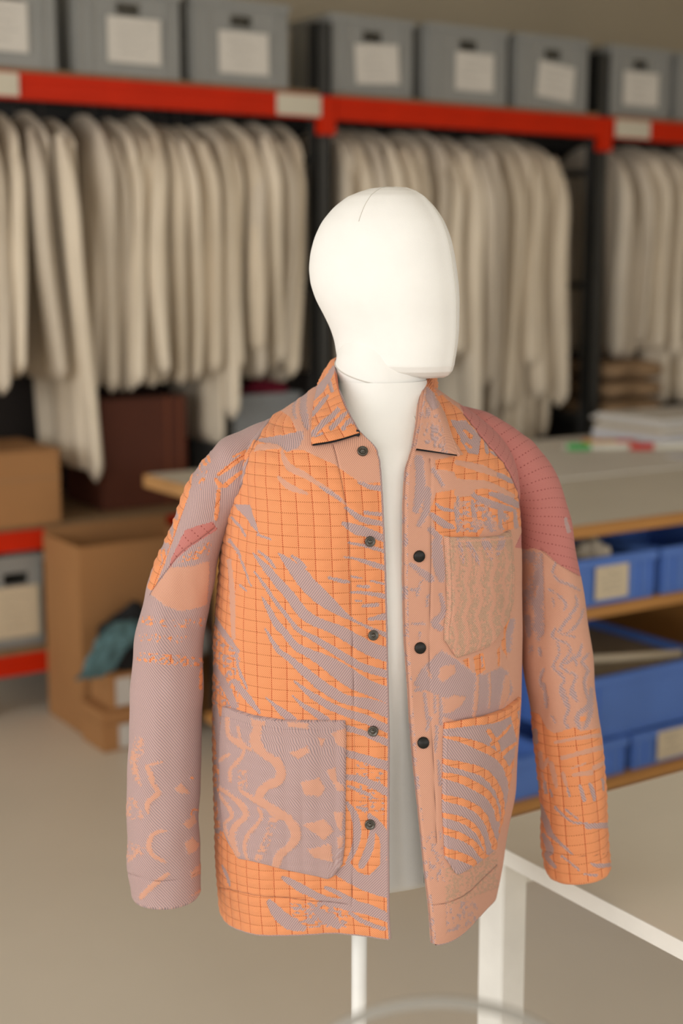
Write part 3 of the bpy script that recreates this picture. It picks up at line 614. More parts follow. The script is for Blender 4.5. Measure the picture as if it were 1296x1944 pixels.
def paint_sl_r(p):
    p.zoom(0, 0, 1)
    p.po('rose', [(800, 700), (1200, 700), (1200, 1160), (1096, 1092), (1058, 1070), (1034, 1048), (1012, 1040), (990, 1045), (940, 1045)])
    p.st('mauve', [(1072, 985, 3), (1078, 1008, 4)])
    p.sp('mauve', [(985, 1040), (1030, 1050), (1034, 1200), (1000, 1260), (980, 1200)], 0.4, (12, 22), 4)
    p.zoom(960, 960, 5.114)
    p.st('mauve', [(480, 560, 14), (455, 640, 12), (500, 720, 14), (600, 765, 14), (710, 820, 10)], [(420, 810, 10), (520, 880, 12), (580, 960, 14), (560, 1015, 8)], [(670, 870, 8), (685, 960, 14), (620, 1070, 18), (540, 1180, 16), (520, 1230, 10), (660, 1275, 10)],
         [(740, 1010, 10), (705, 1130, 14), (610, 1225, 14)], [(475, 1195, 14), (455, 1275, 12), (590, 1340, 12), (620, 1425, 12), (535, 1545, 16), (580, 1600, 14), (675, 1650, 14), (650, 1740, 14), (630, 1820, 16), (690, 1890, 14)], [(500, 1340, 12), (515, 1440, 12), (460, 1560, 14), (565, 1680, 14), (525, 1775, 12), (580, 1930, 14)],
         [(730, 1340, 10), (700, 1450, 18), (570, 1530, 12)], [(790, 1440, 14), (735, 1520, 16), (790, 1600, 14), (755, 1700, 16), (780, 1830, 16), (820, 1950, 18)], [(370, 1590, 16), (335, 1690, 14), (380, 1800, 15), (395, 1950, 15)], [(650, 1450, 12), (680, 1540, 14)], [(450, 890, 8), (470, 980, 8)], [(340, 760, 20), (330, 900, 40), (300, 960, 36), (350, 1070, 18)], [(210, 1090, 34), (230, 1260, 22)], [(200, 840, 30), (230, 900, 20)], [(330, 1390, 16), (340, 1450, 14)])
    p.zoom(980, 1300, 4.985)
    p.st('mauve', [(260, 0, 18), (290, 160, 16)], [(420, 0, 14), (490, 210, 18), (455, 330, 14), (490, 410, 14)], [(520, 20, 14), (560, 100, 14)], [(700, 40, 18), (690, 180, 26), (600, 260, 22), (570, 330, 22), (590, 400, 18)], [(700, 230, 18), (680, 330, 24), (640, 410, 14)], [(330, 290, 8), (370, 350, 10)])
    p.po('none', [(80, 235), (220, 275), (280, 400), (360, 460), (540, 400), (600, 440), (780, 410), (860, 860), (930, 1600), (930, 1900), (600, 1900), (200, 1900), (150, 1100)], [(590, 310), (650, 290), (650, 340), (600, 345)])
    p.st('peach', [(370, 545, 14), (560, 505, 16), (800, 475, 22)], [(430, 690, 20), (600, 645, 22), (830, 585, 26)], [(520, 790, 10), (650, 742, 10)], [(730, 785, 24), (830, 735, 20)], [(330, 740, 24), (360, 860, 24), (380, 960, 16)], [(230, 640, 20), (250, 780, 22), (300, 700, 16)], [(250, 830, 10), (270, 920, 10)], [(540, 850, 18), (700, 830, 26)], [(440, 840, 20), (470, 940, 16)])
    p.st('mauve', [(600, 960, 16), (640, 1085, 20)], [(690, 935, 14), (715, 1000, 22), (735, 1088, 16)], [(480, 970, 10), (505, 1055, 12)], [(320, 990, 10), (342, 1055, 12)], [(370, 1155, 14), (440, 1230, 12), (540, 1300, 12), (660, 1305, 10)], [(670, 1338, 26), (900, 1328, 28)],
         [(465, 1180, 12), (590, 1275, 8)], [(220, 1140, 24), (280, 1280, 30), (320, 1400, 26), (400, 1480, 16), (530, 1605, 12)], [(260, 1420, 20), (320, 1560, 36), (290, 1620, 24), (370, 1725, 16)], [(430, 1620, 10), (590, 1745, 12)], [(705, 1692, 10), (780, 1712, 20), (900, 1700, 18)], [(270, 920, 14), (285, 1020, 15)], [(180, 440, 28), (190, 540, 22)], [(200, 920, 24), (210, 980, 20)], [(810, 900, 16), (820, 1000, 10)], [(640, 1790, 10), (760, 1800, 12)])
    p.sew([(245, 1570), (400, 1605), (560, 1620), (720, 1616), (890, 1585)])
    p.zoom(960, 960, 5.114).sew([(330, 420), (400, 480), (500, 562), (700, 678)])
sleeve('pink and orange sleeve hanging before the blue crates', [(840, 815, -.035, 48), (885, 828, -.04, 54), (940, 862, -.045, 58), (998, 912, -.055, 52), (1028, 980, -.064, 46), (1041, 1060, -.062, 51), (1049, 1150, -.05, 60), (1058, 1250, -.04, 64), (1069, 1350, -.035, 64), (1079, 1450, -.03, 64), (1088, 1550, -.026, 63), (1096, 1645, -.023, 62)], 'peach', paint_sl_r, seed=7)

# -- collar
CT = np.array([  # from the left point round the neck to the right point: fold, middle, outer edge
    [(682, 822, .112), (634, 836, .116), (585, 844, .108)], [(656, 775, .092), (622, 795, .095), (588, 802, .085)], [(639, 728, .055), (616, 745, .055), (593, 766, .035)], [(636, 694, .005), (622, 703, .0), (606, 724, -.02)],
    [(646, 677, -.048), (638, 684, -.062), (630, 704, -.085)], [(722, 668, -.082), (722, 674, -.10), (722, 702, -.118)], [(800, 684, -.062), (810, 692, -.078), (820, 715, -.098)], [(807, 714, -.012), (818, 726, -.02), (831, 750, -.045)],
    [(804, 757, .038), (824, 771, .034), (847, 792, .012)], [(798, 810, .076), (829, 820, .072), (862, 833, .052)], [(789, 857, .102), (834, 863, .098), (879, 869, .078)]], float)
G = catmull(catmull(CT, 330, 0), 70, 1)
def above_body(V, gap):
    W = np.zeros(V.shape[:2]); D = V-np.array(CAMP); D = D/np.linalg.norm(D, axis=-1, keepdims=True)
    for i in range(0, V.shape[0]):
        for j in range(V.shape[1]):
            v = Vector(V[i, j])-CAMP; L = v.length
            loc, nr, _, dist = BVH.ray_cast(CAMP, v/L)
            if loc is not None and dist-gap < L < dist+0.05: W[i, j] = L-(dist-gap)
    Wp = np.pad(W, 1, mode='edge'); W = np.max([Wp[a:a+W.shape[0], b:b+W.shape[1]] for a in range(3) for b in range(3)], 0)
    return V-D*smooth1(smooth1(W, 6, 0), 2, 1)[..., None]
low = U(G[::6, ::7, 0], G[::6, ::7, 1], G[::6, ::7, 2]); gp = np.linspace(0.004, 0.011, low.shape[1])
low2 = above_body(low, 0.008); CV_ = catmull(catmull(low2, 330, 0), 70, 1)
CN = normals(CV_)
if CN[20, 35]@np.array([-FH[0], -FH[1], 0.3]) < 0: CN = -CN
# padded fold: the fold edge rolls inwards
tt = np.linspace(0, 1, 70)[None]
cx, cy = proj_w(CV_); du = np.concatenate([np.zeros((1, 70)), np.cumsum(np.linalg.norm(np.diff(CV_, axis=0), axis=-1), 0)]); dv = np.concatenate([np.zeros((330, 1)), np.cumsum(np.linalg.norm(np.diff(CV_, axis=1), axis=-1), 1)], 1)
p = Paint(cx, cy)
p.zoom(560, 660, 6.48)
p.st('mauve', [(480, 240, 20), (440, 330, 34), (370, 430, 44), (280, 560, 46), (190, 660, 26)], [(430, 430, 22), (455, 540, 22)], [(400, 600, 22), (300, 730, 28), (190, 850, 28)], [(530, 770, 28), (430, 870, 34), (330, 950, 36), (210, 1080, 26)], [(640, 790, 16), (540, 900, 32), (440, 1000, 26)], [(700, 900, 46), (590, 1000, 30)], [(250, 1100, 12), (330, 1060, 16)])
p.st('none', [(690, 960, 22), (640, 990, 18)])
p.zoom(0, 0, 1).po('peach', [(770, 742), (812, 735), (850, 790), (890, 862), (890, 890), (770, 890)])
p.po('mauve', [(808, 735), (822, 745), (832, 775), (820, 780), (808, 760)])
p.sp('mauve', [(790, 740), (815, 740), (840, 820), (850, 870), (810, 850), (790, 800)], 0.42, (5, 7), 5)
p.seam = np.minimum(p.seam, np.abs((1-tt)*95-6)+1.5+0*cx)
at = p.attrs(dv, du)
CVo = CV_+CN*(p.relief(dv, du))[..., None]
lip = np.concatenate([(CV_[:, :1]-CN[:, :1]*0.006), (CV_[:, :1]-CN[:, :1]*0.002)+0.3*(CV_[:, :1]-CV_[:, 1:2]), CVo, CV_[:, -1:]+0.8*(CV_[:, -1:]-CV_[:, -2:-1])-CN[:, -1:]*0.001, CV_[:, -1:]-CN[:, -1:]*0.004], 1)
ata = {q: np.concatenate([w_[:, :1], w_[:, :1], w_, w_[:, -1:], w_[:, -1:]], 1) for q, w_ in at.items()}
collar = gridobj('collar', lip, M_cloth, jacket, attrs=ata, flip=True)
gridobj('under_collar', (CV_-CN*0.0035)[::4, ::4], M_black, collar)['label'] = 'black felt under the collar'
# collar stand inside the fold, down to the neckline
stand_top = CV_[::4, 0]-CN[::4, 0]*0.006
cen = np.array(to_world(float((722-648)/FPX*DIST), 0.0, 0.0))
dirn = cen[None, :2]-stand_top[:, :2]; 
stand = np.stack([stand_top, stand_top+np.concatenate([-dirn*0.0, np.full((len(dirn), 1), -0.012)], 1), stand_top+np.concatenate([-dirn*0.04, np.full((len(dirn), 1), -0.028)], 1)], 1)
gridobj('collar_stand', catmull(stand, 8, 1), M_black, collar)
def hook_tab(pts, rad): bm = bmesh.new(); tube(bm, pts, rad, 10); return bmobj('neck_tape', bm, M_black, jacket, smooth=True)
def onbody(px, py, off):
    h = hit(px, py)
    while h is None or h[2] > 1.82: px += 3; h = hit(px, py)
    return h[0]+h[1]*off
hook_tab([onbody(x, y, 0.004) for x, y in ((650, 828), (660, 823), (670, 822), (677, 826), (680, 830))], [.001, .003, .004, .004, .002])

# -- snap fasteners
def snap(px, py, cap):
    h = hit(px, py)
    if not h: return
    c, n = Vector(h[0]), Vector(h[1]); a = n.cross(Vector((0, 0, 1))).normalized(); b = n.cross(a)
    prof = [(0, .0028), (.0060, .0025), (.0070, .0016), (.0072, 0), (.0072, -.002)] if cap else [(0, .0036), (.0019, .0034), (.0023, .0028), (.0024, .0012), (.0036, .0010), (.0048, .0020), (.0058, .0020), (.0063, .0010), (.0063, -.002)]
    bm = bmesh.new(); rings = []
    for rr, hh in prof:
        rings.append([bm.verts.new(c+n*(hh+0.0008)+a*math.cos(t*math.pi/14)*max(rr, 1e-5)+b*math.sin(t*math.pi/14)*max(rr, 1e-5)) for t in range(28)])
    for i in range(len(rings)-1):
        for t in range(28): bm.faces.new((rings[i][t], rings[i][(t+1) % 28], rings[i+1][(t+1) % 28], rings[i+1][t]))
    bmobj('snap_fastener', bm, M_snapd if cap else M_snap, jacket, smooth=True)
for q in ((688, 857), (702, 1028), (708, 1206), (708, 1388), (702, 1565)): snap(*q, False)
for q in ((795, 1056), (797, 1230), (803, 1410)): snap(*q, True)

# -- mannequin: torso, neck, head, stand
base = to_world(float((690-648)/FPX*DIST), 0.0, 0.0)
man = thing('mannequin', 'white cloth-covered mannequin with faceless turned head wearing the patterned jacket', 'mannequin', (float(base[0]), float(base[1]), 0.0))
tr = np.linspace(720, 1608, 120); _, _, zt = unproj(np.full(120, 700.), tr, 0.0)
TS = np.array([[720, 85, 722, .060, .0], [745, 92, 720, .066, .0], [775, 112, 716, .078, .0], [810, 165, 708, .094, .003], [850, 215, 702, .112, .008], [920, 236, 700, .124, .010], [1050, 240, 698, .128, .010], [1250, 228, 697, .127, .010], [1400, 226, 696, .126, .010], [1655, 226, 690, .122, .010]], float)
th_, tc, tb, td = (smooth1(np.interp(tr, TS[:, 0], TS[:, c]), 4) for c in (1, 2, 3, 4))
a = np.linspace(0, 2*math.pi, 96, endpoint=False)[None]
r, d = ring((th_/FPX*DIST)[:, None], tb[:, None], (tb*.85)[:, None], ((tc-648)/FPX*DIST)[:, None], td[:, None], a, 2.2)
TV = to_world(r, d, np.broadcast_to(zt[:, None], r.shape))
ctr = TV[-1:].mean(1, keepdims=True); TV = np.concatenate([TV]+[TV[-1:]+(ctr-TV[-1:])*q+np.array([0, 0, -z_]) for q, z_ in ((.03, .006), (.10, .012), (.3, .014), (1.0, .014))], 0)
torso = gridobj('torso', TV, M_fab, man, closed=True)
# torso centre seam
tw = bmesh.new(); ph = math.radians(76)
r, d = ring(th_/FPX*DIST, tb, tb, (tc-648)/FPX*DIST, td, np.full(120, ph), 2.2); tube(tw, to_world(r, d+0.0002, zt)[8:], 0.0007, 6); bmobj('seam', tw, M_seam, torso)
# neck
nk = np.linspace(625, 735, 30); _, _, zn = unproj(np.full(30, 722.), nk, 0.0); hn = np.interp(nk, [625, 650, 670, 690, 735], [60, 74, 82, 85.5, 87])/FPX*DIST
r = (722-648)/FPX*DIST+hn[:, None]*np.cos(a); d = 0.0+hn[:, None]*1.02*np.sin(a)
neck = gridobj('neck', to_world(r, d, np.broadcast_to(zn[:, None], r.shape)), M_fab, man, closed=True)
# head
HS = np.array([  # row, left, right outline
    [355.5, 722, 746], [358, 700, 770], [364, 680, 786], [372, 660, 799], [390, 634, 818], [420, 609, 838], [450, 595, 850], [480, 587, 857], [510, 584, 862], [540, 587, 866], [570, 597, 868],
    [600, 613, 868], [625, 625, 868], [650, 633, 866], [672, 636, 863], [690, 640, 860], [701, 660, 857], [709, 698, 851], [714, 735, 842], [716.5, 775, 822]], float)
hr = np.concatenate([np.linspace(355.5, 372, 14)[:-1], np.linspace(372, 690, 70)[:-1], np.linspace(690, 716.5, 22)])
hl, hrr = (np.interp(hr, HS[:, 0], HS[:, c]) for c in (1, 2)); hl[14:-20] = smooth1(hl, 3)[14:-20]; hrr[14:-20] = smooth1(hrr, 3)[14:-20]
_, _, zh = unproj(np.full(len(hr), 722.), hr, 0.0); PSI = math.radians(58); na = 160
a = np.linspace(0, 2*math.pi, na, endpoint=False)[None]; hh = ((hrr-hl)/2/FPX*DIST)[:, None]; hc = (((hl+hrr)/2-648)/FPX*DIST)[:, None]
nn = np.where(np.cos(a) > 0, 2.15, 2.1); f = np.sign(np.cos(a))*np.abs(np.cos(a))**(2/nn)*hh*1.055; s = np.sign(np.sin(a))*np.abs(np.sin(a))**(2/nn)*hh*0.725
f = f+0.0024*np.exp(-(np.minimum(a, 2*math.pi-a)/0.13)**2)*np.clip(hh/0.05, 0, 1)  # small keel along the face seam
r = hc+f*math.sin(PSI)+s*math.cos(PSI); d = f*math.cos(PSI)-s*math.sin(PSI)+0.004
HV = to_world(r, d, np.broadcast_to(zh[:, None], r.shape)); q0, q1 = HV[:1].mean(1, keepdims=True), HV[-1:].mean(1, keepdims=True)
HV = np.concatenate([np.repeat(q0, na, 1)+np.array([0, 0, .0006]), HV, np.repeat(q1, na, 1)-np.array([0, 0, .001])], 0)
head = gridobj('head', HV, M_fab, man, closed=True)
def seamline(pts, rad=0.0006, par=head):
    bm = bmesh.new(); tube(bm, pts, rad, 6); bmobj('seam', bm, M_seam, par)
seamline(HV[1:-8, 0], 0.0005); seamline(HV[1:26, na-na//4], 0.0005)
rn = (722-648)/FPX*DIST; aa = np.linspace(0, 2*math.pi, 60); _, _, zc_ = unproj(722., 690., 0.0)
rim = to_world(rn+0.0575*np.cos(aa), 0.0585*np.sin(aa), zc_-0.0085-0.0085*np.cos(aa)-0.014*np.sin(aa)); seamline(rim, 0.0009, neck)
pole_c = to_world(float((684-648)/FPX*DIST), 0.0, 0.0)
bm = bmesh.new(); tube(bm, [pole_c+np.array([0, 0, z_]) for z_ in (0.02, 0.4, 0.86)], 0.0105, 24); bmobj('pole', bm, M_white, man, smooth=True)
bm = bmesh.new(); tube(bm, [pole_c+np.array([0, 0, z_]) for z_ in (0.0, 0.004, 0.012, 0.02)], [.165, .17, .168, .03], 48); bmobj('base_plate', bm, M_white, man)
# ------------------------------------------------------------------ shelving rack
RY, RYB = 4.75, 5.38
UPX = (1.60, 3.07, 4.53, 6.0)
M_red = mat('red_beam_paint', (208, 42, 4), 0.5, var=0.06, scale=6, spec=0.2)
M_up = mat('dark_grey_steel', (62, 62, 60), 0.5, metal=0.2, var=0.1)
M_card = mat('label_card', (214, 206, 186), 0.8, var=0.04)
M_chip = mat('chipboard', (140, 112, 80), 0.8, var=0.12, scale=40)
M_back = mat('shade_sheet_and_back_board', (38, 31, 27), 0.9)  # shade colour for the rack's added sheet, shared with the bench board
M_rail = mat('steel_rail', (120, 118, 112), 0.3, metal=0.8)
rack = thing('shelving_rack', 'red and dark grey steel storage rack with grey crates above and cream garments below', 'rack', ((UPX[0]+UPX[-1])/2, RY, 0))
for x in UPX:
    for y in (RY+0.03, RYB-0.06):
        bm = bmesh.new(); bx(bm, x-0.035, x+0.035, y, y+0.012, 0, 2.52); bx(bm, x-0.035, x-0.025, y, y+0.06, 0, 2.52); bx(bm, x+0.025, x+0.035, y, y+0.06, 0, 2.52)
        bmobj('upright', bm, M_up, rack)
    for z in (0.3, 0.9, 1.5, 2.0): box('upright_brace', (x-0.012, x+0.012, RY+0.092, RYB-0.062, z, z+0.03), M_up, rack)
def beam(x0, x1, z0, z1, y=RY, m=M_red):
    bm = bmesh.new(); bx(bm, x0, x1, y, y+0.045, z0, z1, 0.004); bx(bm, x0, x1, y-0.008, y+0.01, z1-0.028, z1, 0.003); bx(bm, x0, x1, y-0.004, y+0.01, z0, z0+0.02, 0.003)
    return bmobj('beam', bm, m, rack)
for i in range(3):
    x0, x1 = UPX[i]+0.036, UPX[i+1]-0.036
    beam(x0, x1, 2.158, 2.245); beam(x0, x1, 2.158, 2.245, RYB-0.05, M_up)
    levels = ((0.606, 0.68), (0.155, 0.232))
    for z0, z1 in levels:
        beam(x0, x1, z0, z1); beam(x0, x1, z0, z1, RYB-0.05, M_up)
        box('shelf_board', (x0, x1, RY-0.004, RYB, z1+0.001, z1+0.019), M_chip, rack)
    box('shelf_board', (x0, x1, RY+0.01, RYB, 2.246, 2.262), M_chip, rack)
    bm = bmesh.new(); tube(bm, [(x0, 5.05, 2.20), (x1, 5.05, 2.20)], 0.014, 10); bmobj('hanging_rail', bm, M_rail, rack, smooth=True)
    box('carton_back_and_shade_sheet', (x0-0.03, x1+0.03, RYB+0.002, RYB+0.012, 0.1, 2.24), M_back, rack)  # added dark sheet standing in for the shade behind the garments
for x in UPX:
    box('beam_connector', (x-0.04, x+0.034, RY-0.006, RY+0.03, 2.10, 2.245), M_red, rack, 0.003)
for x0, x1 in ((1.69, 1.825), (2.835, 3.03), (4.575, 4.785)):
    o = box('beam_label', (x0, x1, RY-0.012, RY-0.0085, 2.164, 2.24), M_card, rack); o['label'] = 'cream card label on the red beam'

# ------------------------------------------------------------------ crates
M_greyp = mat('grey_crate_plastic', (152, 152, 148), 0.5, var=0.05, scale=5)
M_blue = mat('blue_crate_plastic', (86, 124, 200), 0.45, var=0.08, scale=5)
M_paper = mat('white_paper', (222, 216, 206), 0.85, var=0.03)
M_ink = mat('faint_ink', (128, 122, 116), 0.9)
M_ppatch = mat('cream_paper', (212, 196, 168), 0.85, var=0.03)
def crate(label, x0, x1, y0, y1, z0, z1, m, card=None, hole=True, group=None, cardm=None, tilt=0.0, ribs=True, rot=0.0, cat='crate'):
    t = thing('storage_crate', label, cat, ((x0+x1)/2, (y0+y1)/2, z0), group)
    w_ = 0.008; H = z1-z0; xm = (x0+x1)/2; hz0, hz1, hw = z1-0.075*H/0.3-0.022, z1-0.055*H/0.3, 0.046
    bm = bmesh.new()
    bx(bm, x0, x1, y0, y1, z0, z0+w_); bx(bm, x0, x1, y1-w_, y1, z0+w_, z1); bx(bm, x0, x0+w_, y0, y1-w_, z0+w_, z1); bx(bm, x1-w_, x1, y0, y1-w_, z0+w_, z1)
    if hole:
        bx(bm, x0+w_, x1-w_, y0, y0+w_, z0+w_, hz0); bx(bm, x0+w_, x1-w_, y0, y0+w_, hz1, z1)
        bx(bm, x0+w_, xm-hw, y0, y0+w_, hz0, hz1); bx(bm, xm+hw, x1-w_, y0, y0+w_, hz0, hz1)
    else: bx(bm, x0+w_, x1-w_, y0, y0+w_, z0+w_, z1)
    bmobj('body', bm, m, t)
    e = 0.009; bm = bmesh.new()
    bx(bm, x0-e, x1+e, y0-e, y0, z1-0.028, z1, 0.003); bx(bm, x0-e, x1+e, y1, y1+e, z1-0.028, z1, 0.003); bx(bm, x0-e, x0, y0, y1, z1-0.028, z1, 0.003); bx(bm, x1, x1+e, y0, y1, z1-0.028, z1, 0.003)
    bmobj('rim', bm, m, t)
    if ribs:
        for rx in (x0+0.012, x0+0.055, x1-0.055, x1-0.012):
            box('rib', (rx-0.004, rx+0.004, y0-0.007, y0, z0+0.01, z1-0.028), m, t)
        for ry in (y0+0.03, (y0+y1)/2, y1-0.03):
            box('rib', (x0-0.007, x0, ry-0.004, ry+0.004, z0+0.01, z1-0.028), m, t)
    if hole:
        bm = bmesh.new(); bx(bm, xm-hw-0.008, xm+hw+0.008, y0-0.004, y0, hz1, hz1+0.008); bx(bm, xm-hw-0.008, xm+hw+0.008, y0-0.004, y0, hz0-0.008, hz0)
        bmobj('handle_rim', bm, m, t)
    if card:
        a0, a1, b0, b1 = card; mm = cardm or M_paper
        bm = bmesh.new(); vs = []
        cx_, cz_ = (a0+a1)/2, (b0+b1)/2; ct, st_ = math.cos(tilt), math.sin(tilt)
        for yy in (y0-0.0105, y0-0.0085):
            for (ux, uz) in ((a0, b0), (a1, b0), (a1, b1), (a0, b1)):
                dx, dz = ux-cx_, uz-cz_; vs.append(bm.verts.new((cx_+dx*ct-dz*st_, yy, cz_+dx*st_+dz*ct)))
        for q in ((0, 1, 2, 3), (7, 6, 5, 4), (0, 4, 5, 1), (1, 5, 6, 2), (2, 6, 7, 3), (3, 7, 4, 0)): bm.faces.new([vs[i] for i in q])
        c_ = bmobj('label_card', bm, mm, t)
        rnd = random.Random(int(x0*1000)+int(z0*100)); bm = bmesh.new()
        for li in range(4):
            zz = b1-(b1-b0)*(0.2+0.19*li); xa = a0+(a1-a0)*rnd.uniform(.12, .3); xb = a0+(a1-a0)*rnd.uniform(.55, .88); x_ = xa; pts = []
            while x_ < xb:
                pts.append((x_, zz+rnd.uniform(-.006, .006))); x_ += rnd.uniform(.005, .009)
            for (p0, q0_), (p1, q1_) in zip(pts[:-1], pts[1:]):
                v_ = [bm.verts.new((*(lambda dx, dz: (cx_+dx*ct-dz*st_, y0-0.0109, cz_+dx*st_+dz*ct))(a_-cx_, b_-cz_),)) for a_, b_ in ((p0, q0_), (p1, q1_), (p1, q1_+.0018), (p0, q0_+.0018))]
                bm.faces.new(v_)
        bmobj('handwriting', bm, M_ink, c_)
    return t
ZT = 2.263
top = [(1.648, 1.975, .0, (1.66, 1.87, 2.31, 2.475), 'leftmost grey crate on the top shelf, cut by the picture edge'),
       (2.045, 2.445, .0, (2.16, 2.365, 2.305, 2.46), 'second grey crate from the left on the top shelf, large paper label'),
       (2.50, 2.90, .0, (2.60, 2.81, 2.30, 2.45), 'third grey crate from the left, above the cream beam label'),
       (3.115, 3.50, .03, (3.22, 3.43, 2.31, 2.46), 'fourth grey crate from the left, just right of the dark upright'),
       (3.56, 3.965, .0, (3.69, 3.89, 2.31, 2.46), 'fifth grey crate from the left, paper label with a cream top strip'),
       (4.02, 4.42, .0, (4.13, 4.335, 2.305, 2.45), 'sixth grey crate from the left, with a tilted paper label'),
       (4.575, 4.945, .02, (4.65, 4.865, 2.31, 2.455), 'seventh grey crate from the left, right of the second upright'),
       (4.99, 5.38, .02, (5.09, 5.29, 2.31, 2.455), 'rightmost grey crate on the top shelf, mostly cut off')]
for i, (a, b, dy, cdn, lab) in enumerate(top):
    crate(lab, a, b, RY+0.015+dy, RY+0.315+dy, ZT, ZT+0.30, M_greyp, cdn, True, 'grey crates on the top shelf', tilt=(0, 0.0, 0.01, 0.06, 0.0, -0.09, 0, 0)[i])
crate('grey crate with cream paper between the lower red beams at the left edge', 1.66, 1.86, RY+0.03, RY+0.42, 0.253, 0.585, M_greyp, (1.665, 1.84, 0.29, 0.475), True, cardm=M_ppatch, ribs=False)
crate('grey plastic crate on the rack shelf, seen left of the jacket collar', 2.72, 3.02, RY+0.14, RY+0.5, 0.70, 1.10, mat('pale_grey_plastic', (150, 152, 152), 0.5), None, False, ribs=False)

# ------------------------------------------------------------------ hanging garments
M_cream = [mat('cream_cloth_a', (234, 220, 198), 0.95, var=0.05, scale=5, bump=0.25, bscale=240, spec=0.1), mat('cream_cloth_b', (224, 209, 186), 0.95, var=0.05, scale=5, bump=0.25, bscale=240, spec=0.1), mat('cream_cloth_c', (216, 203, 184), 0.95, var=0.05, scale=5, bump=0.25, bscale=240, spec=0.1)]
M_hook = mat('hook_wire', (150, 146, 138), 0.3, metal=0.9)
def garment(i, label, X, zbot, slen, group, wide=0.235, thick=0.036, yc=5.05, ztop=2.165, slump=0.0):
    rnd = random.Random(100+i); m = M_cream[rnd.randrange(3)]; ztop = ztop-rnd.uniform(0, .045); slen = slen+rnd.uniform(-.07, .05)*(slen < 1.0)
    t = thing('hanging_garment', label, 'garment', (X, yc, zbot), group)
    n, k = 60, 56; s = np.linspace(0, 1, n); drop = s**1.25*(ztop-zbot); a = np.linspace(0, 2*math.pi, k, endpoint=False)[None]
    hy = np.where(drop < 0.12, 0.05+(wide-0.05)*np.sin(np.clip(drop/0.12, 0, 1)*math.pi/2)**0.8, wide+0.012*np.sin(drop*5+i)-0.02*sstep(0.5, 1, s))
    hx = thick*(0.35+0.65*sstep(0, .16, drop))*(1+0.25*sstep(.2, .9, s)); close = np.sqrt(np.clip((1-s)/0.03, 0, 1)); hx = hx*(.25+.75*close); hy = hy*(.9+.1*close)
    wob = sum(rnd.uniform(.1, .22)*np.sin(a*q+rnd.uniform(0, 6)+s[:, None]*rnd.uniform(-2, 2)) for q in (3, 5, 7, 9))*sstep(.05, .35, s)[:, None]
    sx_ = X+0.02*np.sin(s[:, None]*rnd.uniform(1, 3)+rnd.uniform(0, 6))+hx[:, None]*np.sin(a)*(1+wob)+slump*s[:, None]
    sy_ = yc+hy[:, None]*np.sign(np.cos(a))*np.abs(np.cos(a))**.8*(1+0.05*wob); z_ = (ztop-drop)[:, None]-0.0*a
    V = np.stack([sx_, sy_, z_+0*sx_], -1); gridobj('body', V, m, t, closed=True)
    # near sleeve
    L = 40; q = np.linspace(0, 1, L); sl0 = ztop-0.10; dx = rnd.uniform(-.028, .012); sw = rnd.uniform(.9, 1.15)
    cy = yc-wide+0.05-0.055*np.sin(np.clip(q*4, 0, 1)*math.pi/2)+0.02*np.sin(q*3+i); cz = sl0+0.03-q*slen; cxx = X+dx+0.018*np.sin(q*rnd.uniform(2, 5)+i)+slump*q
    rad = 0.047*sw*(.35+.65*np.sin(np.clip(q*5, 0, 1)*math.pi/2))*(1-.18*q)*np.sqrt(np.clip((1-q)/.05, 0.0004, 1))
    aa = np.linspace(0, 2*math.pi, 24, endpoint=False)[None]; fold = 1+.10*np.sin(aa*3+i+q[:, None]*4)+.07*np.sin(aa*5+q[:, None]*9)
    V = np.stack([cxx[:, None]+rad[:, None]*.62*np.cos(aa)*fold, cy[:, None]+rad[:, None]*1.15*np.sin(aa)*fold, cz[:, None]+0*aa], -1); gridobj('sleeve', V, m, t, closed=True)
    bm = bmesh.new(); pts = [(X, yc, ztop-0.02), (X, yc, ztop+0.0)]+[(X, yc+0.019*math.sin(v)-0.0, 2.20-0.019*math.cos(v)) for v in (math.radians(r_) for r_ in (20, 70, 120, 170, 220))]
    tube(bm, pts, 0.002, 6); bmobj('hanger_hook', bm, M_hook, t)
    return t
ORD = ['first', 'second', 'third', 'fourth', 'fifth', 'sixth', 'seventh', 'eighth', 'ninth', 'tenth', 'eleventh', 'twelfth', 'thirteenth', 'fourteenth', 'fifteenth', 'sixteenth', 'seventeenth', 'eighteenth', 'nineteenth', 'twentieth', 'twenty-first', 'twenty-second', 'twenty-third', 'twenty-fourth', 'twenty-fifth']
rnd = random.Random(5); gi = 0
bay1 = [1.69, 1.77, 1.85, 1.93, 2.03]+[2.17+.058*j for j in range(9)]+[2.715+.052*j for j in range(6)]
for j, X in enumerate(bay1):
    longer = j in (4, 13)
    zb = (0.86 if j == 4 else 0.92) if longer else 1.17+rnd.uniform(-.03, .05)
    lab = '%s cream garment from the left on the rail left of the mannequin head' % ORD[j]
    if j == 4: lab = 'long cream garment hanging lowest, between cardboard box and dark brown box'
    if j == 13: lab = 'long cream garment hanging down just right of the dark brown box'
    garment(gi, lab, X, zb, (1.24 if j == 4 else (1.05 if j == 13 else rnd.uniform(.86, .93))), 'cream garments on the left rail', wide=.235+rnd.uniform(-.02, .015), thick=rnd.uniform(.025, .030), slump=(0.06 if j in (3, 4) else rnd.uniform(-.02, .02))); gi += 1
for j in range(15):
    X = 3.20+.079*j+rnd.uniform(-.01, .01); longg = X > 3.78
    garment(gi, '%s cream garment from the left on the rail behind the mannequin head' % ORD[j], X, (0.78+rnd.uniform(-.03, .08)) if longg else 1.2+rnd.uniform(-.05, .05), rnd.uniform(.9, 1.2) if longg else rnd.uniform(.8, .92), 'cream garments on the middle rail', wide=.235+rnd.uniform(-.02, .015), thick=rnd.uniform(.032, .037)); gi += 1
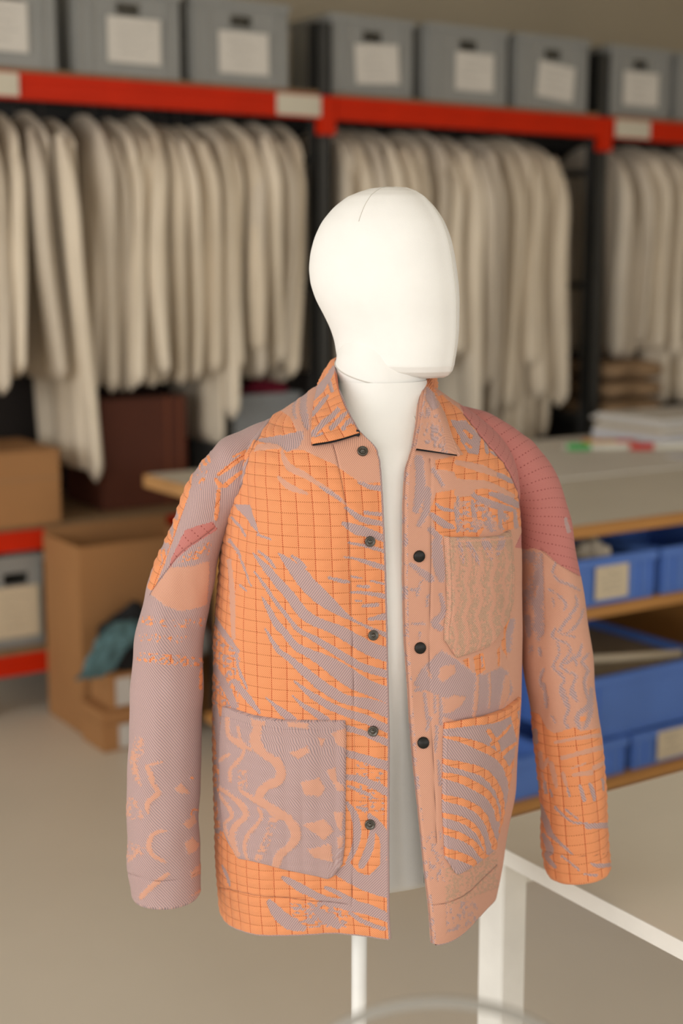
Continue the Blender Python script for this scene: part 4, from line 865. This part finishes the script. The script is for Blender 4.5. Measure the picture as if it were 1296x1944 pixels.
for j in range(9):
    X = 4.72+.115*j
    garment(gi, '%s cream garment from the left on the rail at the right edge' % ORD[j], X, 1.2+rnd.uniform(-.06, .04) if j < 3 else 0.95, rnd.uniform(.8, .92), 'cream garments on the right rail', thick=rnd.uniform(.04, .055)); gi += 1

# ------------------------------------------------------------------ boxes and cloth on and before the rack
M_cb = mat('brown_cardboard', (172, 124, 78), 0.85, var=0.07, scale=3, bump=0.1, bscale=40)
M_cb2 = mat('dark_brown_cardboard', (92, 46, 28), 0.8, var=0.12, scale=3)
M_tape = mat('packing_tape', (164, 122, 80), 0.4, var=0.04)
def carton(name, label, x0, x1, y0, y1, z0, z1, m, tape=True):
    t = thing(name, label, 'box', ((x0+x1)/2, (y0+y1)/2, z0)); 
    box('body', (x0, x1, y0, y1, z0, z1-0.004), m, t, 0.004)
    ym = (y0+y1)/2
    box('top_flap', (x0, x1, y0, ym-0.0015, z1-0.0038, z1), m, t); box('top_flap', (x0, x1, ym+0.0015, y1, z1-0.0038, z1), m, t)
    if tape:
        zm = z0+(z1-z0)*0.62
        box('tape_strip', (x0, x1, y0-0.0012, y0, zm-0.004, zm+0.004), M_tape, t); box('tape_strip', (x0, x1, ym-0.025, ym+0.025, z1, z1+0.001), M_tape, t)
    return t
carton('cardboard_box', 'brown cardboard box on the rack shelf at the left edge', 1.645, 1.918, RY-0.03, RY+0.36, 0.70, 0.965, M_cb)
dk = carton('dark_cardboard_box', 'dark reddish brown box on the rack shelf below the hanging garments', 2.135, 2.49, RY+0.10, RY+0.45, 0.70, 1.115, M_cb2, False)
for xx in (2.40, 2.455): box('edge_band', (xx, xx+0.012, RY+0.097, RY+0.10, 0.70, 1.11), mat('band_brown', (118, 62, 36), .7), dk)
# tall open carton on the floor
t = thing('open_cardboard_box', 'tall open cardboard box standing on the floor before the rack', 'box', (2.08, 4.56, 0))
X0, X1, Y0, Y1, Zt = 1.85, 2.34, 4.415, 4.735, 0.665
box('side_panel', (X0, X0+0.006, Y0, Y1, 0.002, Zt), M_cb, t); box('side_panel', (X1-0.006, X1, Y0, Y1, 0.002, Zt-0.02), M_cb, t)
box('front_panel', (X0+0.006, X1-0.006, Y0, Y0+0.006, 0.002, Zt), M_cb, t); box('carton_back_and_shade_sheet', (X0+0.006, X1-0.006, Y1-0.006, Y1, 0.002, Zt+0.02), M_cb, t)
box('bottom_panel', (X0+0.006, X1-0.006, Y0+0.006, Y1-0.006, 0.0, 0.006), M_cb, t)
M_wlab = mat('white_sticker', (206, 202, 196), 0.7); M_teal = mat('teal_packet', (98, 160, 160), 0.6)
def small_box(label, x0, x1, y0, y1, z0, z1, stickers):
    t = thing('small_cardboard_box', label, 'box', ((x0+x1)/2, (y0+y1)/2, z0)); box('body', (x0, x1, y0, y1, z0, z1-0.045), M_cb, t, 0.003); box('lid', (x0-0.004, x1+0.004, y0-0.004, y1+0.004, z1-0.045, z1), M_cb, t, 0.003)
    for a0, a1, b0, b1, mm in stickers: box('sticker', (a0, a1, y0-0.0065, y0-0.004, b0, b1), mm, t)
    return t
small_box('lower small cardboard box with white sticker on the floor', 1.835, 2.15, 4.22, 4.40, 0.0, 0.142, [(1.89, 2.0, 0.01, 0.09, M_wlab)])
small_box('upper small cardboard box with white and teal stickers under dark cloth', 1.87, 2.19, 4.225, 4.40, 0.143, 0.265, [(1.885, 1.945, 0.155, 0.25, M_wlab), (1.955, 2.02, 0.15, 0.215, M_teal)])
def lump(name, label, cat, c, rx, ry, rz, m, seed, n=40, k=64, group=None, flat=0.25):
    u = np.linspace(0.02, math.pi-0.02, n)[:, None]; v = np.linspace(0, 2*math.pi, k, endpoint=False)[None]
    x, y, z = np.sin(u)*np.cos(v), np.sin(u)*np.sin(v), np.cos(u)+0*v
    f = 1+0.34*(vnoise(x*2.3+seed*3+5, y*2.3+z*1.7+9, seed)-.5)+0.22*(vnoise(x*5+seed+40, z*5+y*3+30, seed+3)-.5)
    V = np.stack([c[0]+rx*x*f, c[1]+ry*y*f, c[2]+np.maximum(rz*z*f, -rz*flat)+rz*flat], -1)
    return tag(gridobj(name, V, m, None, closed=True), label, cat, group)
M_blk = mat('black_cloth', (24, 24, 26), 0.9); M_tealc = mat('teal_cloth', (84, 118, 124), 0.85, var=0.35, scale=18); M_mag = mat('magenta_cloth', (140, 30, 56), 0.9)
lump('folded_cloth', 'black cloth heaped on the small cardboard boxes', 'cloth', (1.985, 4.31, 0.268), .135, .085, .16, M_blk, 3)
def drape_cloth(name, label, pts, m, seed):
    """cloth sheet through control points, folded over its support"""
    Q = catmull(catmull(np.array(pts, float), 40, 0), 40, 1); X_, Y_ = np.meshgrid(np.arange(40)/6., np.arange(40)/6.)
    Q[..., 1] += 0.016*(vnoise(X_+seed, Y_, seed)-.5); Q[..., 2] += 0.012*(vnoise(X_*1.7, Y_+seed, seed+2)-.5)
    N = normals(Q); V = np.concatenate([Q, (Q+N*0.006)[::-1]], 0); V = np.concatenate([V, V[:1]], 0)
    return tag(gridobj(name, V, m), label, 'cloth')
drape_cloth('teal_garment', 'teal patterned cloth hanging out beside the black cloth', [[(1.735, 4.205, .275), (1.80, 4.20, .27), (1.87, 4.20, .285)], [(1.78, 4.20, .345), (1.84, 4.195, .35), (1.90, 4.195, .34)], [(1.82, 4.215, .395), (1.88, 4.20, .40), (1.95, 4.20, .385)], [(1.87, 4.26, .42), (1.93, 4.25, .43), (2.0, 4.25, .42)]], M_tealc, 4)
lump('folded_cloth', 'magenta cloth on top of the pale grey crate', 'cloth', (2.95, RY+0.3, 1.06), .09, .10, .07, M_mag, 6)
lump('folded_cloth', 'white cloth low behind the jacket sleeve', 'cloth', (2.20, 4.31, 0.268), .07, .07, .12, M_wlab, 9)
M_tan = mat('tan_cloth', (158, 128, 96), 0.9, bump=0.2, bscale=90)
def roll_(label, x0, x1, y, z, ry, rz, m, cat='folded cloth', grp=None):
    n, k = 40, 28; s = np.linspace(0, 1, n)[:, None]; a = np.linspace(0, 2*math.pi, k, endpoint=False)[None]; e = np.sqrt(np.clip(1-np.abs(2*s-1)**6, 0.001, 1))
    c, sn = np.sign(np.cos(a))*np.abs(np.cos(a))**.6, np.sign(np.sin(a))*np.abs(np.sin(a))**.6; w_ = 1+.06*np.sin(s*9+a*2)
    V = np.stack([x0+(x1-x0)*s+0*a, y+ry*c*e*w_, z+rz+rz*sn*e], -1); return tag(gridobj('folded_cloth', V, m, None, closed=True), label, cat, grp)
box_ = crate('lidless dark crate under the tan folded cloths on the rack', 4.60, 5.05, RY+0.06, RY+0.45, 0.70, 0.90, M_up, None, False, ribs=False)
for j in range(3): roll_(('lowest', 'middle', 'topmost')[j]+' tan folded cloth in the pile below the right rail', 4.585, 5.0, RY+0.20, 0.902+.088*j, .19, .044, M_tan, 'cloth', 'tan folded cloths')

# ------------------------------------------------------------------ cutting bench with shelves of blue crates
M_top = mat('grey_bench_linoleum', (222, 216, 202), 0.45, var=0.03, scale=3)
M_wood = mat('bench_wood', (186, 132, 70), 0.55, var=0.12, scale=6, stretch=(1, 8, 30))
M_wood2 = mat('bench_wood_end', (200, 152, 98), 0.6, var=0.1, scale=6)
BX0, BX1, BY0, BY1 = 2.10, 5.2, 2.83, 4.39
bench = thing('cutting_bench', 'large wooden cutting bench with grey top and shelves of blue crates', 'bench', ((BX0+BX1)/2, (BY0+BY1)/2, 0))
box('tabletop', (BX0, BX1, BY0+0.02, BY1, 0.866, 0.9), M_top, bench)
box('front_edge', (BX0, BX1, BY0, BY0+0.019, 0.866, 0.8995), M_wood, bench, 0.003); box('end_edge', (BX0-0.018, BX0-0.001, BY0, BY1, 0.856, 0.8995), M_wood2, bench, 0.003)
for z0, z1 in ((0.63, 0.662), (0.110, 0.142)):
    box('shelf', (BX0+0.02, BX1, BY0+0.005, BY1-0.35, z0, z1), M_wood, bench, 0.003)
for x in (BX0+0.06, 3.62, BX1-0.06):
    box('divider', (x, x+0.03, BY0+0.35, BY1-0.36, 0.142, 0.629), M_wood, bench); box('divider', (x, x+0.03, BY0+0.35, BY1-0.36, 0.663, 0.865), M_wood, bench)
for x in (BX0+0.06, BX1-0.12):
    for y in (BY0+0.4, BY1-0.5): box('leg', (x, x+0.06, y, y+0.06, 0, 0.109), M_wood, bench)
box('back_board', (BX0+0.06, BX1, BY1-0.349, BY1-0.33, 0.11, 0.865), M_back, bench)
sh1, sh2 = 0.6625, 0.1425
crate('blue crate with cream label on the upper bench shelf beside the sleeve', 2.60, 2.955, 2.85, 3.25, sh1, 0.80, M_blue, (2.72, 2.845, 0.68, 0.775), False, 'blue crates under the bench', M_ppatch)
crate('blue crate on the upper bench shelf at the right picture edge', 2.985, 3.34, 2.85, 3.25, sh1, 0.80, M_blue, None, False, 'blue crates under the bench')
crate('blue crate at the back of the upper bench shelf, in shadow', 2.62, 3.3, 3.30, 3.7, sh1, 0.84, M_blue, None, False, ribs=False)
crate('blue crate on the lower bench shelf left of the sleeve', 2.30, 2.585, 2.86, 3.26, sh2, 0.265, M_blue, None, False, 'blue crates under the bench', ribs=False)
crate('blue crate on the lower bench shelf just right of the cuff', 2.62, 2.875, 2.86, 3.2, sh2, 0.252, M_blue, None, False, 'blue crates under the bench')
crate('blue crate with cream label on the lower bench shelf', 2.905, 3.26, 2.86, 3.2, sh2, 0.252, M_blue, (3.0, 3.125, 0.155, 0.243), False, 'blue crates under the bench', M_ppatch)
big = crate('large open blue crate stacked on the lower blue crates, filled with paper', 2.725, 3.24, 2.875, 3.42, 0.2535, 0.44, M_blue, None, False, 'blue crates under the bench')
crate('blue crate stacked behind the jacket on the lower bench shelf', 2.30, 2.70, 3.3, 3.6, sh2, 0.5, M_blue, None, False, ribs=False)
M_kraft = mat('kraft_paper_stack', (150, 136, 112), 0.8, var=0.1, scale=12)
tag(box('paper_stack', (2.745, 3.225, 2.90, 3.40, 0.265, 0.418), M_kraft, None, 0.003), 'flat beige paper stack inside the large blue crate', 'paper')
rl = bmesh.new(); tube(rl, [(2.76, 3.12, 0.432), (3.0, 3.02, 0.432), (3.19, 2.95, 0.432)], 0.012, 14); tag(bmobj('paper_roll', rl, M_ppatch, None, True, (2.98, 3.03, 0.42)), 'thin pale paper roll lying on the beige paper stack', 'paper roll')
M_cr = M_cream[1]
for j, (x, y) in enumerate(((2.685, 3.0), (2.83, 2.98))):
    lump('folded_cloth', ('cream cloth at the left inside the labelled blue crate', 'cream cloth at the right inside the labelled blue crate')[j], 'cloth', (x, y, 0.68), .06, .10, .11, M_cr, 11+j, group='cream cloths in the blue crate')
# things on the bench top
tag(box('cutting_mat', (2.9, 5.0, 3.50, 4.36, 0.9002, 0.9035), mat('pale_cutting_mat', (232, 228, 220), 0.5, var=0.03), None), 'pale grey cutting mat covering the back half of the bench', 'mat')
zt_ = 0.9037
def slab(name, label, cat, x0, x1, y0, y1, z0, z1, m, bev=0.004): return tag(box(name, (x0, x1, y0, y1, z0, z1), m, None, bev), label, cat)
M_wp = mat('white_stack', (226, 222, 216), 0.8, var=0.03); M_wb = mat('cool_white_paper', (216, 216, 222), 0.8, var=0.02)
slab('paper_pad', 'cool white paper stack under the thick white pattern pile', 'paper', 4.05, 4.95, 3.86, 4.28, zt_, zt_+.042, M_wb)
def sheets(label, x0, x1, y0, y1, z0, n, h, m, grp):
    t = thing('paper_pile', label, 'paper', ((x0+x1)/2, (y0+y1)/2, z0)); r_ = random.Random(3)
    for i in range(n):
        a, b = r_.uniform(-.02, .02), r_.uniform(-.015, .015); box('sheet_bundle', (x0+a, x1+a, y0+b, y1+b, z0+i*h+.0003, z0+(i+1)*h), m if i != 1 else M_ppatch, t, 0.003)
    return t
sheets('thick pile of white paper patterns on the bench at right', 4.06, 4.92, 3.90, 4.27, zt_+.0425, 5, .0135, M_wp, None)
slab('paper_sheet', 'single white paper sheet near the bench mat corner at right edge', 'paper', 3.90, 4.25, 3.50, 3.72, zt_, zt_+.004, M_wb, 0.0)
def marker(label, p, q, rad, capm, bodym, cap_first=True):
    P0, P1 = Vector(p), Vector(q); t = thing('marker_pen', label, 'marker', ((p[0]+q[0])/2, (p[1]+q[1])/2, p[2]-rad), 'marker pens on the bench')
    f = lambda a: P0.lerp(P1, a)
    for nm, a, b, rr, mm in (('cap', 0.04, 0.36, rad*1.05, capm), ('barrel', 0.36, 0.97, rad, bodym), ('end_plug', 0.97, 1.0, rad*.85, capm), ('cap_tip', 0.0, 0.04, rad*.7, bodym)):
        bm = bmesh.new(); tube(bm, [f(a), f((a+b)/2), f(b)], rr, 18); bmobj(nm, bm, mm, t)
    return t
M_grn = mat('green_plastic', (70, 172, 92), 0.4); M_rdp = mat('red_plastic', (206, 58, 54), 0.4); M_yel = mat('orange_plastic', (214, 150, 60), 0.4); M_wpl = mat('white_plastic', (224, 220, 206), 0.4)
marker('green capped white marker pen on the bench', (3.70, 4.06, zt_+.0135), (3.95, 3.925, zt_+.0135), .013, M_grn, M_wpl)
marker('red capped white marker pen on the bench', (3.905, 3.93, zt_+.0135), (4.16, 3.80, zt_+.0135), .013, M_rdp, M_wpl)
marker('orange marker pen with red cap behind the other pens', (4.02, 4.0, zt_+.0135), (3.86, 4.13, zt_+.0135), .012, M_rdp, M_yel)

# ------------------------------------------------------------------ white table at right
M_tw = mat('white_table_laminate', (224, 216, 200), 0.5, var=0.02)
tb = thing('white_table', 'white table with square legs under the right sleeve', 'table', (2.0, 1.0, 0))
box('tabletop', (1.3145, 2.7475, 0.1025, 1.6325, 0.7155, 0.74), M_tw, tb)
box('edge_band', (1.312, 1.3145, 0.1, 1.635, 0.715, 0.74), M_white, tb); box('edge_band', (1.3145, 2.75, 1.6325, 1.635, 0.715, 0.74), M_white, tb); box('edge_band', (1.3145, 2.75, 0.1, 0.1025, 0.715, 0.74), M_white, tb); box('edge_band', (2.7475, 2.75, 0.1025, 1.6325, 0.715, 0.74), M_white, tb)
for x in (1.325, 2.69):
    for y in (0.12, 1.562): box('leg', (x, x+0.047, y, y+0.058, 0, 0.7145), M_white, tb, 0.002)
box('apron', (1.374, 2.688, 1.58, 1.60, 0.655, 0.7145), M_white, tb)

# ------------------------------------------------------------------ tall stool in the foreground, only its hooped back in frame
M_tube = mat('pale_grey_tube', (150, 146, 138), 0.4, var=0.03)
sc = np.array([0.84*FH[0]+0.063*RH[0], 0.84*FH[1]+0.063*RH[1]])
st = thing('bar_stool', 'pale grey tubular stool back curving into the bottom of the picture', 'stool', (float(sc[0]), float(sc[1]), 0))
def sp_(a, b, z): return (sc[0]+a*RH[0]+b*FH[0], sc[1]+a*RH[1]+b*FH[1], z)
bm = bmesh.new(); hp = [sp_(-.10, -.02, 0.76), sp_(-.098, -.008, 0.95)]+[sp_(-.098*math.cos(v), 0, 1.066+0.072*math.sin(v)) for v in np.linspace(0.15, math.pi-.15, 25)]+[sp_(.098, -.008, 0.95), sp_(.10, -.02, 0.76)]
tube(bm, hp, 0.0036, 12); bmobj('back_hoop', bm, M_tube, st, smooth=True)
bm = bmesh.new(); tube(bm, [sp_(0, -.15, 0.735), sp_(0, -.15, 0.74), sp_(0, -.15, 0.765), sp_(0, -.15, 0.77)], [.165, .175, .175, .165], 40); bmobj('seat', bm, M_tube, st)
for a_, b_ in ((-1, -1), (1, -1), (-1, 1), (1, 1)):
    bm = bmesh.new(); tube(bm, [sp_(.17*a_, -.15+.17*b_, 0.0), sp_(.11*a_, -.15+.11*b_, 0.74)], 0.010, 12); bmobj('leg', bm, M_tube, st, smooth=True)
bm = bmesh.new(); tube(bm, [sp_(.155*math.cos(v), -.15+.155*math.sin(v), 0.28) for v in np.linspace(0, 2*math.pi, 33)], 0.007, 10, False); bmobj('foot_ring', bm, M_tube, st, smooth=True)
